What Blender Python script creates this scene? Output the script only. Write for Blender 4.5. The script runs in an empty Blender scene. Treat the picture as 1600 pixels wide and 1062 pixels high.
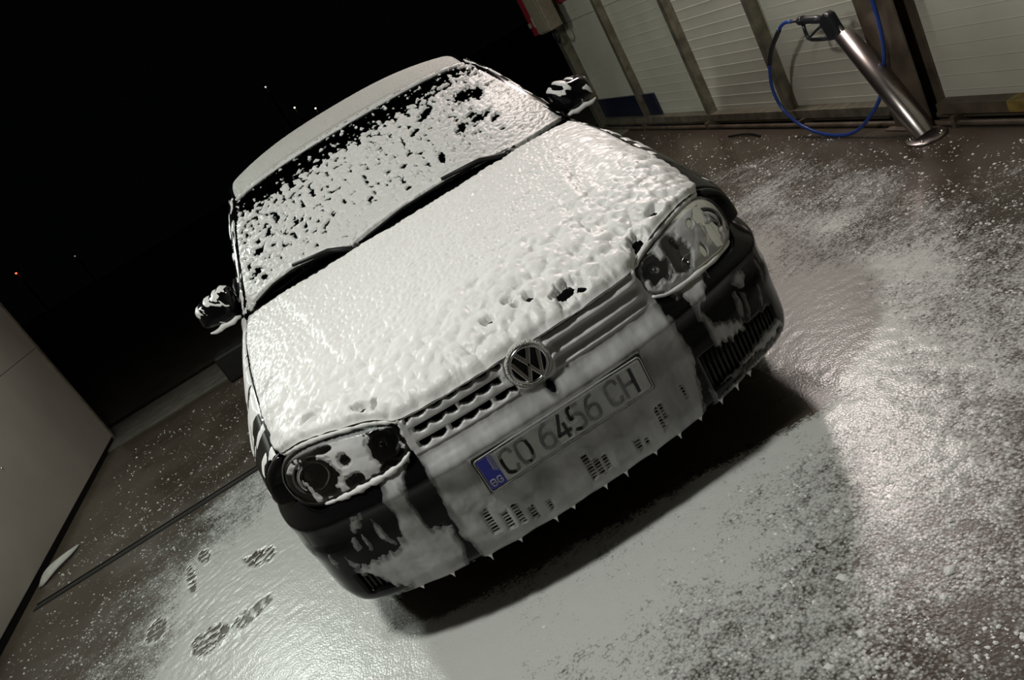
import bpy, math, random
import numpy as np
from mathutils import Vector, Matrix

random.seed(7)
RNG = np.random.RandomState(11)
sc = bpy.context.scene
col = sc.collection

# ------------------------------------------------------------------ camera, world, exposure
def set_camera():
    pos = Vector((-0.1477, -1.8301, 1.4138))
    yaw, pitch, roll, fpx = 0.0765, 0.3445, -0.5394, 1213.4
    f = Vector((math.sin(yaw)*math.cos(pitch), math.cos(yaw)*math.cos(pitch), -math.sin(pitch)))
    r = f.cross(Vector((0, 0, 1))).normalized(); u = r.cross(f)
    c, s = math.cos(roll), math.sin(roll)
    r2 = c*r + s*u; u2 = -s*r + c*u
    m = Matrix((r2, u2, -f)).transposed().to_4x4(); m.translation = pos
    cd = bpy.data.cameras.new('camera'); co = bpy.data.objects.new('camera', cd); col.objects.link(co)
    co.matrix_world = m
    cd.sensor_fit = 'HORIZONTAL'; cd.sensor_width = 36.0; cd.lens = fpx/1600*36.0
    cd.clip_start = 0.02; cd.clip_end = 300
    sc.camera = co
set_camera()
wd = bpy.data.worlds.new('night'); sc.world = wd; wd.use_nodes = True
wd.node_tree.nodes['Background'].inputs[0].default_value = (0.55, 0.6, 0.7, 1)
wd.node_tree.nodes['Background'].inputs[1].default_value = 0.0012
sc.view_settings.view_transform = 'Standard'; sc.view_settings.look = 'None'
sc.view_settings.gamma = 1.0; sc.view_settings.use_curve_mapping = False
sc.view_settings.exposure = 0.0
# lamps of the wash bay: place, power, colour, aim, size of the lit face
LAMPS = [
    ('right', (2.30, 3.15, 3.05), 64, (1.0, 0.87, 0.83), (0.3, 1.2, 0.3), 0.25, 0.7),
    ('left', (-2.75, 4.10, 3.05), 62, (0.93, 1.0, 0.92), (-0.4, 1.0, 0.2), 0.25, 0.7),
    ('front', (-1.05, -0.40, 3.12), 54, (0.97, 0.97, 0.92), (0.7, 0.2, 0.2), 0.22, 0.34),
]

# ------------------------------------------------------------------ materials
def nodes_of(name):
    m = bpy.data.materials.new(name); m.use_nodes = True
    return m, m.node_tree.nodes, m.node_tree.links, m.node_tree.nodes['Principled BSDF']

def mat(name, color, rough=0.5, metal=0.0, spec=0.5, var=0.12, scale=30.0, bump=0.0, bscale=None, coat=0.0, emit=None):
    m, N, L, b = nodes_of(name)
    tc = N.new('ShaderNodeTexCoord'); nz = N.new('ShaderNodeTexNoise')
    nz.inputs['Scale'].default_value = scale; nz.inputs['Detail'].default_value = 6
    L.new(tc.outputs['Object'], nz.inputs['Vector'])
    cr_ = N.new('ShaderNodeValToRGB')
    cr_.color_ramp.elements[0].position = 0.3; cr_.color_ramp.elements[1].position = 0.7
    cr_.color_ramp.elements[0].color = tuple(c*(1-var) for c in color) + (1,)
    cr_.color_ramp.elements[1].color = tuple(min(1, c*(1+var)) for c in color) + (1,)
    L.new(nz.outputs['Fac'], cr_.inputs['Fac']); L.new(cr_.outputs['Color'], b.inputs['Base Color'])
    b.inputs['Roughness'].default_value = rough; b.inputs['Metallic'].default_value = metal
    b.inputs['Specular IOR Level'].default_value = spec; b.inputs['Coat Weight'].default_value = coat
    b.inputs['Coat Roughness'].default_value = 0.05
    if emit:
        b.inputs['Emission Color'].default_value = emit[0] + (1,); b.inputs['Emission Strength'].default_value = emit[1]
    if bump:
        n2 = N.new('ShaderNodeTexNoise'); n2.inputs['Scale'].default_value = bscale or scale*3; n2.inputs['Detail'].default_value = 4
        L.new(tc.outputs['Object'], n2.inputs['Vector'])
        bp = N.new('ShaderNodeBump'); bp.inputs['Strength'].default_value = bump; bp.inputs['Distance'].default_value = 0.01
        L.new(n2.outputs['Fac'], bp.inputs['Height']); L.new(bp.outputs['Normal'], b.inputs['Normal'])
    return m

def glass_mat(name, tint, rough=0.02):
    m = bpy.data.materials.new(name); m.use_nodes = True
    N, L = m.node_tree.nodes, m.node_tree.links
    N.remove(N['Principled BSDF'])
    fr = N.new('ShaderNodeFresnel'); fr.inputs['IOR'].default_value = 1.45
    tr = N.new('ShaderNodeBsdfTransparent'); tr.inputs['Color'].default_value = tint + (1,)
    gl = N.new('ShaderNodeBsdfGlossy'); gl.inputs['Roughness'].default_value = rough
    mx = N.new('ShaderNodeMixShader')
    L.new(fr.outputs[0], mx.inputs[0]); L.new(tr.outputs[0], mx.inputs[1]); L.new(gl.outputs[0], mx.inputs[2])
    L.new(mx.outputs[0], N['Material Output'].inputs['Surface'])
    return m

def foam_mat(name, color, bscale, bstr, rough=0.32, alpha=None, bdist=0.004, astretch=None):
    m, N, L, b = nodes_of(name)
    b.inputs['Base Color'].default_value = color + (1,)
    b.inputs['Roughness'].default_value = rough; b.inputs['Specular IOR Level'].default_value = 0.4
    tc = N.new('ShaderNodeTexCoord')
    n1 = N.new('ShaderNodeTexNoise'); n1.inputs['Scale'].default_value = bscale; n1.inputs['Detail'].default_value = 3
    v1 = N.new('ShaderNodeTexVoronoi'); v1.inputs['Scale'].default_value = bscale*1.6
    L.new(tc.outputs['Object'], n1.inputs['Vector']); L.new(tc.outputs['Object'], v1.inputs['Vector'])
    ad = N.new('ShaderNodeMath'); ad.operation = 'ADD'
    L.new(n1.outputs['Fac'], ad.inputs[0]); L.new(v1.outputs['Distance'], ad.inputs[1])
    bp = N.new('ShaderNodeBump'); bp.inputs['Strength'].default_value = bstr; bp.inputs['Distance'].default_value = bdist
    L.new(ad.outputs[0], bp.inputs['Height']); L.new(bp.outputs['Normal'], b.inputs['Normal'])
    if alpha is not None:
        n3 = N.new('ShaderNodeTexNoise'); n3.inputs['Scale'].default_value = 16; n3.inputs['Detail'].default_value = 3
        if astretch:
            mp = N.new('ShaderNodeMapping'); mp.inputs['Scale'].default_value = astretch
            L.new(tc.outputs['Object'], mp.inputs['Vector']); L.new(mp.outputs['Vector'], n3.inputs['Vector'])
        else: L.new(tc.outputs['Object'], n3.inputs['Vector'])
        mr = N.new('ShaderNodeMapRange'); mr.inputs[1].default_value = 0.3; mr.inputs[2].default_value = 0.7
        mr.inputs[3].default_value = alpha[0]; mr.inputs[4].default_value = alpha[1]
        at = N.new('ShaderNodeAttribute'); at.attribute_name = 'thick'
        mu = N.new('ShaderNodeMath'); mu.operation = 'MULTIPLY'
        L.new(n3.outputs['Fac'], mr.inputs[0]); L.new(mr.outputs[0], mu.inputs[0]); L.new(at.outputs['Fac'], mu.inputs[1]); L.new(mu.outputs[0], b.inputs['Alpha'])
    return m

M = {}
M['paint'] = mat('black_car_paint', (0.004, 0.004, 0.0045), 0.12, spec=0.12, var=0.05)
M['plastic'] = mat('black_plastic', (0.008, 0.008, 0.008), 0.5, spec=0.3)
M['rubber'] = mat('black_rubber', (0.008, 0.008, 0.008), 0.75, spec=0.2)
M['chrome'] = mat('chrome', (0.75, 0.75, 0.76), 0.22, metal=1.0, var=0.03)
M['reflector'] = mat('lamp_reflector', (0.7, 0.7, 0.71), 0.25, metal=0.85, var=0.05)
M['darkchrome'] = mat('dark_lamp_housing', (0.16, 0.16, 0.165), 0.3, metal=0.5)
M['steel'] = mat('galvanised_steel', (0.22, 0.2, 0.15), 0.42, metal=0.6, var=0.35, scale=14, bump=0.15)
M['rust'] = mat('rusty_brown_steel', (0.11, 0.085, 0.06), 0.5, metal=0.3, var=0.4, scale=9, bump=0.2)
M['stainless'] = mat('brushed_stainless', (0.5, 0.45, 0.42), 0.3, metal=1.0, var=0.08, scale=60)
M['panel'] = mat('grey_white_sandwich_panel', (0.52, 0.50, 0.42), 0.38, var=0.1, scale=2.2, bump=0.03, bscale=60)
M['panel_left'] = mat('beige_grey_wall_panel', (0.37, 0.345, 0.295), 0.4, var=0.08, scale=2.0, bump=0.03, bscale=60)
M['blue'] = mat('dark_blue_sheet', (0.005, 0.009, 0.026), 0.4)
M['hose'] = mat('blue_hose', (0.02, 0.06, 0.28), 0.3)
M['black_hose'] = mat('black_hose', (0.015, 0.015, 0.018), 0.4)
M['gun'] = mat('gun_plastic', (0.02, 0.02, 0.025), 0.35)
M['brass'] = mat('zinc_fitting', (0.6, 0.57, 0.5), 0.3, metal=1.0)
M['box'] = mat('beige_control_box', (0.3, 0.26, 0.19), 0.5)
M['red'] = mat('red_sheet', (0.32, 0.02, 0.035), 0.5)
M['white'] = mat('white_print', (0.8, 0.8, 0.8), 0.5)
M['bezel'] = mat('wet_grey_rim', (0.10, 0.10, 0.10), 0.3, spec=0.6)
M['paper'] = mat('damp_paper', (0.42, 0.41, 0.37), 0.7)
M['plate'] = mat('plate_white', (0.62, 0.63, 0.62), 0.35, var=0.03)
M['plate_blue'] = mat('plate_blue', (0.012, 0.02, 0.42), 0.35, var=0.05)
M['ink'] = mat('plate_ink', (0.008, 0.008, 0.008), 0.4)
M['glass'] = glass_mat('windscreen_glass', (0.45, 0.52, 0.48))
M['lens'] = glass_mat('clear_lamp_lens', (0.88, 0.89, 0.89))
M['cloth'] = mat('dark_seat_cloth', (0.015, 0.016, 0.016), 0.9)
M['asphalt'] = mat('night_asphalt', (0.075, 0.068, 0.052), 0.6, var=0.3, scale=3, bump=0.4, bscale=40)
M['kerb'] = mat('kerb_concrete', (0.12, 0.115, 0.095), 0.6, var=0.25, scale=8, bump=0.3, bscale=50)
M['drain'] = mat('dark_iron', (0.02, 0.02, 0.018), 0.5, metal=0.4)
M['yellow'] = mat('worn_yellow_paint', (0.22, 0.15, 0.035), 0.5, var=0.4, scale=20)
M['foam'] = foam_mat('white_foam', (0.80, 0.80, 0.78), 60, 0.15, rough=0.42)
M['foam_glass'] = foam_mat('windscreen_foam', (0.74, 0.74, 0.72), 90, 0.18, rough=0.45)
M['foam_fine'] = foam_mat('fine_roof_foam', (0.60, 0.60, 0.56), 170, 0.8, rough=0.5)
M['film'] = foam_mat('thin_foam_film', (0.56, 0.56, 0.555), 30, 0.08, rough=0.3, alpha=(0.5, 0.88), astretch=(1.0, 0.3, 0.28))
def suds_mat():
    m, N, L, b = nodes_of('translucent_floor_suds')
    b.inputs['Base Color'].default_value = (.64, .65, .62, 1); b.inputs['Roughness'].default_value = .28; b.inputs['Specular IOR Level'].default_value = .45
    tc = N.new('ShaderNodeTexCoord'); at = N.new('ShaderNodeAttribute'); at.attribute_name = 'cov'
    def tex(t, sc_, d=None):
        n = N.new(t); n.inputs['Scale'].default_value = sc_
        if d: n.inputs['Detail'].default_value = d
        L.new(tc.outputs['Object'], n.inputs['Vector']); return n
    def mth(op, a, c):
        n = N.new('ShaderNodeMath'); n.operation = op
        for i, q in enumerate((a, c)):
            if isinstance(q, (int, float)): n.inputs[i].default_value = q
            else: L.new(q, n.inputs[i])
        return n.outputs[0]
    n1 = tex('ShaderNodeTexNoise', 80, 6).outputs['Fac']; v1 = tex('ShaderNodeTexVoronoi', 130).outputs['Distance']; n2 = tex('ShaderNodeTexNoise', 9, 4).outputs['Fac']
    n = mth('ADD', mth('ADD', mth('MULTIPLY', n1, .75), mth('MULTIPLY', v1, .45)), mth('MULTIPLY', n2, .22))
    d = mth('SUBTRACT', mth('MULTIPLY', at.outputs['Fac'], 1.45), n)
    mr = N.new('ShaderNodeMapRange'); mr.inputs[1].default_value = -.16; mr.inputs[2].default_value = .30; mr.inputs[3].default_value = 0; mr.inputs[4].default_value = .97
    L.new(d, mr.inputs[0]); L.new(mr.outputs[0], b.inputs['Alpha'])
    bp = N.new('ShaderNodeBump'); bp.inputs['Strength'].default_value = .5; bp.inputs['Distance'].default_value = .003
    L.new(mth('ADD', d, n1), bp.inputs['Height']); L.new(bp.outputs['Normal'], b.inputs['Normal'])
    return m
M['suds'] = suds_mat()
M['foam_floor'] = foam_mat('floor_foam', (0.84, 0.85, 0.82), 80, 0.3, rough=0.3)

# ------------------------------------------------------------------ mesh helpers
def link(o, parent=None):
    col.objects.link(o)
    if parent is not None: o.parent = parent
    return o

def origin_of(p):
    v = Vector((0, 0, 0))
    while p is not None:
        v = v + p.location; p = p.parent
    return v

def build(name, V, F, m, parent=None, smooth=True, thick=0.0, bevel=0.0, label=None):
    V = np.asarray(V, dtype=float).reshape(-1, 3)
    o0 = origin_of(parent)
    me = bpy.data.meshes.new(name)
    me.from_pydata((V - np.array(o0)).tolist(), [], [tuple(int(i) for i in f) for f in F])
    me.validate(); me.update()
    if smooth:
        me.polygons.foreach_set('use_smooth', [True]*len(me.polygons))
    me.materials.append(M[m] if isinstance(m, str) else m)
    o = bpy.data.objects.new(name, me); link(o, parent)
    if thick:
        s = o.modifiers.new('thick', 'SOLIDIFY'); s.thickness = thick; s.offset = -1
    if bevel:
        b = o.modifiers.new('bevel', 'BEVEL'); b.width = bevel; b.segments = 2; b.limit_method = 'ANGLE'
    if label: o['label'] = label
    return o

def grid_faces(nu, nv, keep=None, flip=False):
    i, j = np.meshgrid(np.arange(nu-1), np.arange(nv-1), indexing='ij')
    a = (i*nv + j); q = np.stack([a, a+nv, a+nv+1, a+1], -1)
    if flip: q = q[..., ::-1]
    if keep is not None: q = q[keep]
    return q.reshape(-1, 4)

def compact(V, F):
    V = V.reshape(-1, 3); used = np.unique(F); mp = np.full(len(V), -1); mp[used] = np.arange(len(used))
    return V[used], mp[F]

def grid_obj(name, P, m, parent, flip=False, **kw):
    nu, nv = P.shape[:2]
    return build(name, P.reshape(-1, 3), grid_faces(nu, nv, flip=flip), m, parent, **kw)

def tag(o, label, cat=None, group=None, kind=None):
    o['label'] = label
    if cat: o['category'] = cat
    if group: o['group'] = group
    if kind: o['kind'] = kind
    return o

def empty(name, loc, label=None, cat=None, group=None, kind=None):
    o = bpy.data.objects.new(name, None); o.location = loc; o.empty_display_size = 0.1; col.objects.link(o)
    if label: tag(o, label, cat, group, kind)
    return o

def box_geo(x0, x1, y0, y1, z0, z1):
    V = [(x, y, z) for z in (z0, z1) for y in (y0, y1) for x in (x0, x1)]
    F = [(0, 2, 3, 1), (4, 5, 7, 6), (0, 1, 5, 4), (2, 6, 7, 3), (0, 4, 6, 2), (1, 3, 7, 5)]
    return V, F

def box(name, b, m, parent=None, bevel=0.0, smooth=False, **kw):
    V, F = box_geo(*b)
    return build(name, V, F, m, parent, smooth=smooth, bevel=bevel, **kw)

def merge(parts):
    V, F, n = [], [], 0
    for v, f in parts:
        v = np.asarray(v, float).reshape(-1, 3); V.append(v); F += [tuple(int(i)+n for i in q) for q in f]; n += len(v)
    return np.concatenate(V), F

def tube_geo(pts, r, seg=12, cap=True):
    pts = np.asarray(pts, float); n = len(pts)
    rr = np.full(n, r) if np.isscalar(r) else np.asarray(r, float)
    T = np.gradient(pts, axis=0); T /= np.linalg.norm(T, axis=1)[:, None] + 1e-12
    up = np.array([0.0, 0, 1]) if abs(T[0][2]) < 0.9 else np.array([1.0, 0, 0])
    V = []; a = np.cross(T[0], up); a /= np.linalg.norm(a)
    for k in range(n):
        a = a - T[k]*np.dot(a, T[k]); a /= np.linalg.norm(a); b = np.cross(T[k], a)
        for s in range(seg):
            t = 2*math.pi*s/seg
            V.append(pts[k] + rr[k]*(math.cos(t)*a + math.sin(t)*b))
    F = [(k*seg+s, k*seg+(s+1) % seg, (k+1)*seg+(s+1) % seg, (k+1)*seg+s) for k in range(n-1) for s in range(seg)]
    if cap:
        F += [tuple(range(seg))[::-1], tuple((n-1)*seg+s for s in range(seg))]
    return V, F

def tube(name, pts, r, m, parent=None, seg=12, **kw):
    V, F = tube_geo(pts, r, seg); return build(name, V, F, m, parent, **kw)

def lathe_geo(prof, center, axis, seg=32):
    """prof: (radius, distance along axis)"""
    c = np.array(center, float); ax = np.array(axis, float); ax /= np.linalg.norm(ax)
    up = np.array([0, 0, 1.0]) if abs(ax[2]) < 0.9 else np.array([1.0, 0, 0])
    a = np.cross(ax, up); a /= np.linalg.norm(a); b = np.cross(a, ax)
    V = []
    for r, d in prof:
        for s in range(seg):
            t = 2*math.pi*s/seg; V.append(c + ax*d + r*(math.cos(t)*a + math.sin(t)*b))
    n = len(prof)
    F = [(k*seg+s, k*seg+(s+1) % seg, (k+1)*seg+(s+1) % seg, (k+1)*seg+s) for k in range(n-1) for s in range(seg)]
    return V, F

def spline(pts):
    """chord-length Hermite curve through pts; returns f(t in 0..1)"""
    P = np.asarray(pts, float)
    d = np.concatenate([[0], np.cumsum(np.linalg.norm(np.diff(P, axis=0), axis=1))]); d /= d[-1]
    return hermite(d, P)

def hermite(d, P):
    d = np.asarray(d, float); P = np.asarray(P, float)
    one = P.ndim == 1
    if one: P = P[:, None]
    T = np.zeros_like(P); s = (P[1:]-P[:-1])/(d[1:]-d[:-1])[:, None]
    T[0] = s[0]; T[-1] = s[-1]
    if len(d) > 2:
        w = (d[1:]-d[:-1])
        T[1:-1] = (s[:-1]*w[1:, None] + s[1:]*w[:-1, None])/(w[1:]+w[:-1])[:, None]
    def f(t):
        t = np.clip(np.asarray(t, float), d[0], d[-1]); k = np.clip(np.searchsorted(d, t, side='right')-1, 0, len(d)-2)
        h = d[k+1]-d[k]; x = ((t-d[k])/h)[..., None]; hh = h[..., None] if np.ndim(h) else h
        r = (2*x**3-3*x**2+1)*P[k] + (x**3-2*x**2+x)*hh*T[k] + (-2*x**3+3*x**2)*P[k+1] + (x**3-x**2)*hh*T[k+1]
        return r[..., 0] if one else r
    return f

def sstep(a, b, x):
    t = np.clip((x-a)/(b-a), 0, 1); return t*t*(3-2*t)

# ------------------------------------------------------------------ noise (numpy)
PERM = RNG.permutation(256); PERM = np.concatenate([PERM, PERM])
GR = np.stack([np.cos(np.arange(256)*2.399), np.sin(np.arange(256)*2.399)], -1)
JIT = RNG.rand(256, 2)
def hsh(i, j): return PERM[(PERM[i & 255] + j) & 255]
def perlin(x, y):
    xi = np.floor(x).astype(int); yi = np.floor(y).astype(int); fx = x-xi; fy = y-yi
    u = fx**3*(fx*(fx*6-15)+10); v = fy**3*(fy*(fy*6-15)+10)
    def g(a, b):
        q = GR[hsh(xi+a, yi+b)]; return q[..., 0]*(fx-a) + q[..., 1]*(fy-b)
    return ((g(0, 0)*(1-u)+g(1, 0)*u)*(1-v) + (g(0, 1)*(1-u)+g(1, 1)*u)*v)*1.5
def fbm(x, y, o=4, g=0.5):
    r = 0; a = 1.0
    for k in range(o): r = r + a*perlin(x*2**k+17.3*k, y*2**k-9.1*k); a *= g
    return r
def worley(x, y):
    xi = np.floor(x).astype(int); yi = np.floor(y).astype(int); best = np.full(np.shape(x), 9.0)
    for a in (-1, 0, 1):
        for b in (-1, 0, 1):
            h = hsh(xi+a, yi+b); jx = JIT[h, 0]; jy = JIT[h, 1]
            best = np.minimum(best, (xi+a+jx-x)**2 + (yi+b+jy-y)**2)
    return np.sqrt(best)
def lumps(x, y, size, r=0.75):
    return np.sqrt(np.clip(1-(worley(x/size, y/size)/r)**2, 0, 1))

def poly_sd(px, py, poly):
    """signed distance to polygon, positive inside"""
    P = np.asarray(poly, float); best = np.full(px.shape, 1e9); ins = np.zeros(px.shape, bool)
    for k in range(len(P)):
        a = P[k]; b = P[(k+1) % len(P)]; e = b-a
        t = np.clip(((px-a[0])*e[0]+(py-a[1])*e[1])/(e@e+1e-12), 0, 1)
        best = np.minimum(best, (px-a[0]-t*e[0])**2+(py-a[1]-t*e[1])**2)
        c = ((a[1] > py) != (b[1] > py)) & (px < (b[0]-a[0])*(py-a[1])/(b[1]-a[1]+1e-12)+a[0]); ins ^= c
    d = np.sqrt(best); return np.where(ins, d, -d)

def normals(P):
    du = np.gradient(P, axis=0); dv = np.gradient(P, axis=1); n = np.cross(du, dv)
    return n/(np.linalg.norm(n, axis=-1, keepdims=True)+1e-12)

def coat(name, P, h, m, parent, sign=1.0, lift=0.0, lo=-0.0015, label=None, thick=None):
    """foam layer: grid P displaced along its normals by h; where h <= 0 there is none"""
    n = normals(P)*sign
    hh = np.where(h > 0, h + lift, np.maximum(h, lo))
    Q = P + n*hh[..., None]
    on = h > 0
    keep = on[:-1, :-1] | on[1:, :-1] | on[1:, 1:] | on[:-1, 1:]
    F = grid_faces(P.shape[0], P.shape[1], keep, flip=sign < 0)
    if len(F) == 0: return None
    used = np.unique(F); V, F = compact(Q, F)
    o = build(name, V, F, m, parent)
    if thick is not None:
        a = o.data.attributes.new('thick', 'FLOAT', 'POINT'); a.data.foreach_set('value', np.clip(thick, 0, 2).reshape(-1)[used].astype(np.float32))
    if label: o['label'] = label
    o['kind'] = 'stuff'
    return o

# ================================================================== SETTING
# --- floor of the bay, dark asphalt behind it
def floor_material():
    m, N, L, b = nodes_of('wet_brown_concrete')
    tc = N.new('ShaderNodeTexCoord')
    def noise(s, d=5):
        n = N.new('ShaderNodeTexNoise'); n.inputs['Scale'].default_value = s; n.inputs['Detail'].default_value = d
        L.new(tc.outputs['Object'], n.inputs['Vector']); return n
    n1 = noise(1.3, 6); r1 = N.new('ShaderNodeValToRGB')
    r1.color_ramp.elements[0].position = 0.3; r1.color_ramp.elements[0].color = (0.075, 0.058, 0.042, 1)
    r1.color_ramp.elements[1].position = 0.72; r1.color_ramp.elements[1].color = (0.13, 0.105, 0.078, 1)
    L.new(n1.outputs['Fac'], r1.inputs['Fac'])
    n2 = noise(160, 3); mx = N.new('ShaderNodeMix'); mx.data_type = 'RGBA'; mx.blend_type = 'MULTIPLY'; mx.inputs[0].default_value = 0.6
    L.new(r1.outputs['Color'], mx.inputs[6]); L.new(n2.outputs['Color'], mx.inputs[7]); L.new(mx.outputs[2], b.inputs['Base Color'])
    n3 = noise(2.5, 4); mr = N.new('ShaderNodeMapRange'); mr.inputs[1].default_value = 0.35; mr.inputs[2].default_value = 0.65
    mr.inputs[3].default_value = 0.18; mr.inputs[4].default_value = 0.42
    L.new(n3.outputs['Fac'], mr.inputs[0]); L.new(mr.outputs[0], b.inputs['Roughness'])
    n4 = noise(120, 4); bp = N.new('ShaderNodeBump'); bp.inputs['Strength'].default_value = 0.35; bp.inputs['Distance'].default_value = 0.002
    L.new(n4.outputs['Fac'], bp.inputs['Height']); L.new(bp.outputs['Normal'], b.inputs['Normal'])
    b.inputs['Coat Weight'].default_value = 0.25; b.inputs['Coat Roughness'].default_value = 0.12
    return m
M['floor'] = floor_material()

def setting():
    o = box('floor', (-4.2, 3.2, -4.0, 5.3, -0.12, 0.0), 'floor'); tag(o, 'wet brown concrete floor of the wash bay', kind='structure')
    # expansion joint across the bay: two dark rubber lips
    j = box('trim_1', (-2.93, 0.6, 2.545, 2.585, -0.01, 0.004), 'rubber', bevel=0.002); tag(j, 'dark expansion joint across the bay floor', kind='structure')
    j2 = box('joint_lip', (-2.93, 0.6, 2.61, 2.625, -0.01, 0.006), 'rubber', j, bevel=0.002)
    k = box('trim_2', (-4.2, 3.2, 5.3, 6.25, -0.12, 0.012), 'kerb', bevel=0.006); tag(k, 'pale concrete strip at the far end of the bay', kind='structure')
    g = box('ground', (-45, 45, 6.25, 90, -0.3, -0.02), 'asphalt'); tag(g, 'dark asphalt yard beyond the bay at night', kind='structure')
    # drain grating lying between strip and asphalt
    root = empty('drain_grating', (0, 6.34, -0.02), 'dark iron drain grating along the far edge of the bay', 'drain')
    box('frame', (-4.2, 3.2, 6.26, 6.275, -0.02, 0.014), 'drain', root)
    box('frame', (-4.2, 3.2, 6.405, 6.42, -0.02, 0.014), 'drain', root)
    for i in range(60):
        x = -4.15 + i*0.122
        box('bar', (x, x+0.06, 6.275, 6.405, -0.005, 0.01), 'drain', root)

    # --- right wall: framed sandwich panels
    w = empty('wall_right', (2.5, 3.0, 0)); w['kind'] = 'structure'; w['label'] = 'bay wall of grey ribbed panels in a steel frame'
    XP = 2.47
    def ribbed(name, y0, y1, z0, z1, m, ribs=True):
        zs = []; xs = []
        z = z0
        while z < z1-1e-6:
            zz = min(z+0.0735, z1)
            if ribs:
                zs += [z, z+0.004, z+0.008, zz-0.004]; xs += [XP, XP-0.0018, XP, XP]
            else:
                zs += [z]; xs += [XP]
            z = zz
        zs.append(z1); xs.append(XP)
        n = len(zs); V = []; 
        for yy in (y0, y1): V += [(xs[k], yy, zs[k]) for k in range(n)]
        for yy in (y0, y1): V += [(XP+0.06, yy, zs[k]) for k in range(n)]
        F = [(k, k+1, n+k+1, n+k) for k in range(n-1)] + [(2*n+k, 3*n+k, 3*n+k+1, 2*n+k+1) for k in range(n-1)]
        F += [(0, n, 3*n, 2*n), (n-1, 3*n-1, 4*n-1, 2*n-1)]
        F += [(k, 2*n+k, 2*n+k+1, k+1) for k in range(n-1)] + [(n+k, n+k+1, 3*n+k+1, 3*n+k) for k in range(n-1)]
        return build(name, V, F, m, w, smooth=False)
    ys = [-4.0, -2.6, -1.0, 0.3, 1.56, 2.655, 3.685, 4.85, 6.0]
    for a, b in zip(ys[:-1], ys[1:]):
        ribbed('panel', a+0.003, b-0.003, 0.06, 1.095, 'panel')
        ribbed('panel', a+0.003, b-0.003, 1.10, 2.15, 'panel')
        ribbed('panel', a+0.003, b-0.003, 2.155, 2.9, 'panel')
    for y in (2.655, 3.685, 4.85, -1.0):
        z0 = 0.0 if y == 3.685 else 0.07
        V, F = merge([box_geo(2.405, 2.412, y-0.028, y+0.028, z0, 2.9), box_geo(2.412, 2.47, y-0.028, y-0.022, z0, 2.9), box_geo(2.412, 2.47, y+0.022, y+0.028, z0, 2.9)])
        build('post', V, F, 'steel', w, smooth=False)
    # rusty I-section column with its foot plate
    V, F = merge([box_geo(2.36, 2.37, 1.43, 1.68, 0.01, 3.1), box_geo(2.455, 2.466, 1.43, 1.68, 0.01, 3.1), box_geo(2.37, 2.455, 1.549, 1.561, 0.01, 3.1)])
    build('column', V, F, 'rust', w, smooth=False)
    box('column_foot', (2.33, 2.468, 1.39, 1.73, 0.0, 0.012), 'rust', w, bevel=0.003)
    box('column', (2.38, 2.56, 5.97, 6.09, 0.0, 3.1), 'steel', w, bevel=0.004)
    # bottom rail (angle iron) and the pipes below it
    for a, b, m in ((-4.0, 1.02, 'yellow'), (1.02, 1.42, 'rust'), (1.69, 5.97, 'steel')):
        V, F = merge([box_geo(2.40, 2.469, a, b, 0.098, 0.104), box_geo(2.40, 2.406, a, b, 0.052, 0.098)])
        build('rail', V, F, m, w, smooth=False)
    tube('pipe', [(2.43, y, 0.036) for y in np.linspace(-4, 5.96, 24)], 0.016, 'rust', w, seg=10)
    tube('pipe', [(2.38, y, 0.018) for y in np.linspace(-4, 5.96, 24)], 0.014, 'rust', w, seg=10)
    for y in np.arange(-3.5, 5.9, 1.2):
        box('pipe_clip', (2.36, 2.455, y-0.012, y+0.012, 0.0, 0.055), 'rust', w)
    box('top_beam', (2.40, 2.56, -4.0, 6.09, 2.9, 3.06), 'steel', w, bevel=0.004)

    box('cross_beam', (-3.2, 2.55, -.48, -.32, 3.30, 3.46), 'steel', w, bevel=.004)
    box('beam_post', (2.47, 2.55, -.46, -.34, 3.06, 3.30), 'steel', w)
    # blue sheet standing against the foot of the wall
    b = empty('blue_sheet', (2.44, 5.2, 0), 'dark blue sheet standing against the foot of the panelled wall', 'sheet')
    box('board', (2.445, 2.465, 4.60, 5.955, 0.105, 0.30), 'blue', b, bevel=0.002)
    box('board', (2.425, 2.44, 4.60, 5.955, 0.0, 0.05), 'blue', b, bevel=0.002)

    # --- left wall
    A = np.array([-2.98, 2.17]); B = np.array([-3.24, 5.62]); d = (B-A)/np.linalg.norm(B-A); nrm = np.array([-d[1], d[0]])
    wl = empty('wall_left', (A[0], A[1], 0)); wl['kind'] = 'structure'; wl['label'] = 'smooth beige grey panel wall on the left of the bay'
    def slab(name, s0, s1, z0, z1, m, t0=0.0, t1=0.06, bevel=0.003):
        V = []
        for z in (z0, z1):
            for t in (t0, t1):
                for s in (s0, s1):
                    p = A + d*s + nrm*t; V.append((p[0], p[1], z))
        F = [(0, 2, 3, 1), (4, 5, 7, 6), (0, 1, 5, 4), (2, 6, 7, 3), (0, 4, 6, 2), (1, 3, 7, 5)]
        return build(name, V, F, m, wl, smooth=False, bevel=bevel)
    Ls = np.linalg.norm(B-A)
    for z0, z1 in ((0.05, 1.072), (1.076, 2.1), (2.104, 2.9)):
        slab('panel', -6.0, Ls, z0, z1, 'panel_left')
    slab('base_rail', -6.0, Ls, 0.0, 0.05, 'rubber', 0.012, 0.055, 0)
    slab('end_trim', Ls, Ls+0.03, 0.0, 2.9, 'steel', -0.012, 0.07)
    slab('top_beam', -6.0, Ls+0.03, 2.9, 3.06, 'steel', -0.02, 0.1)
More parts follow.
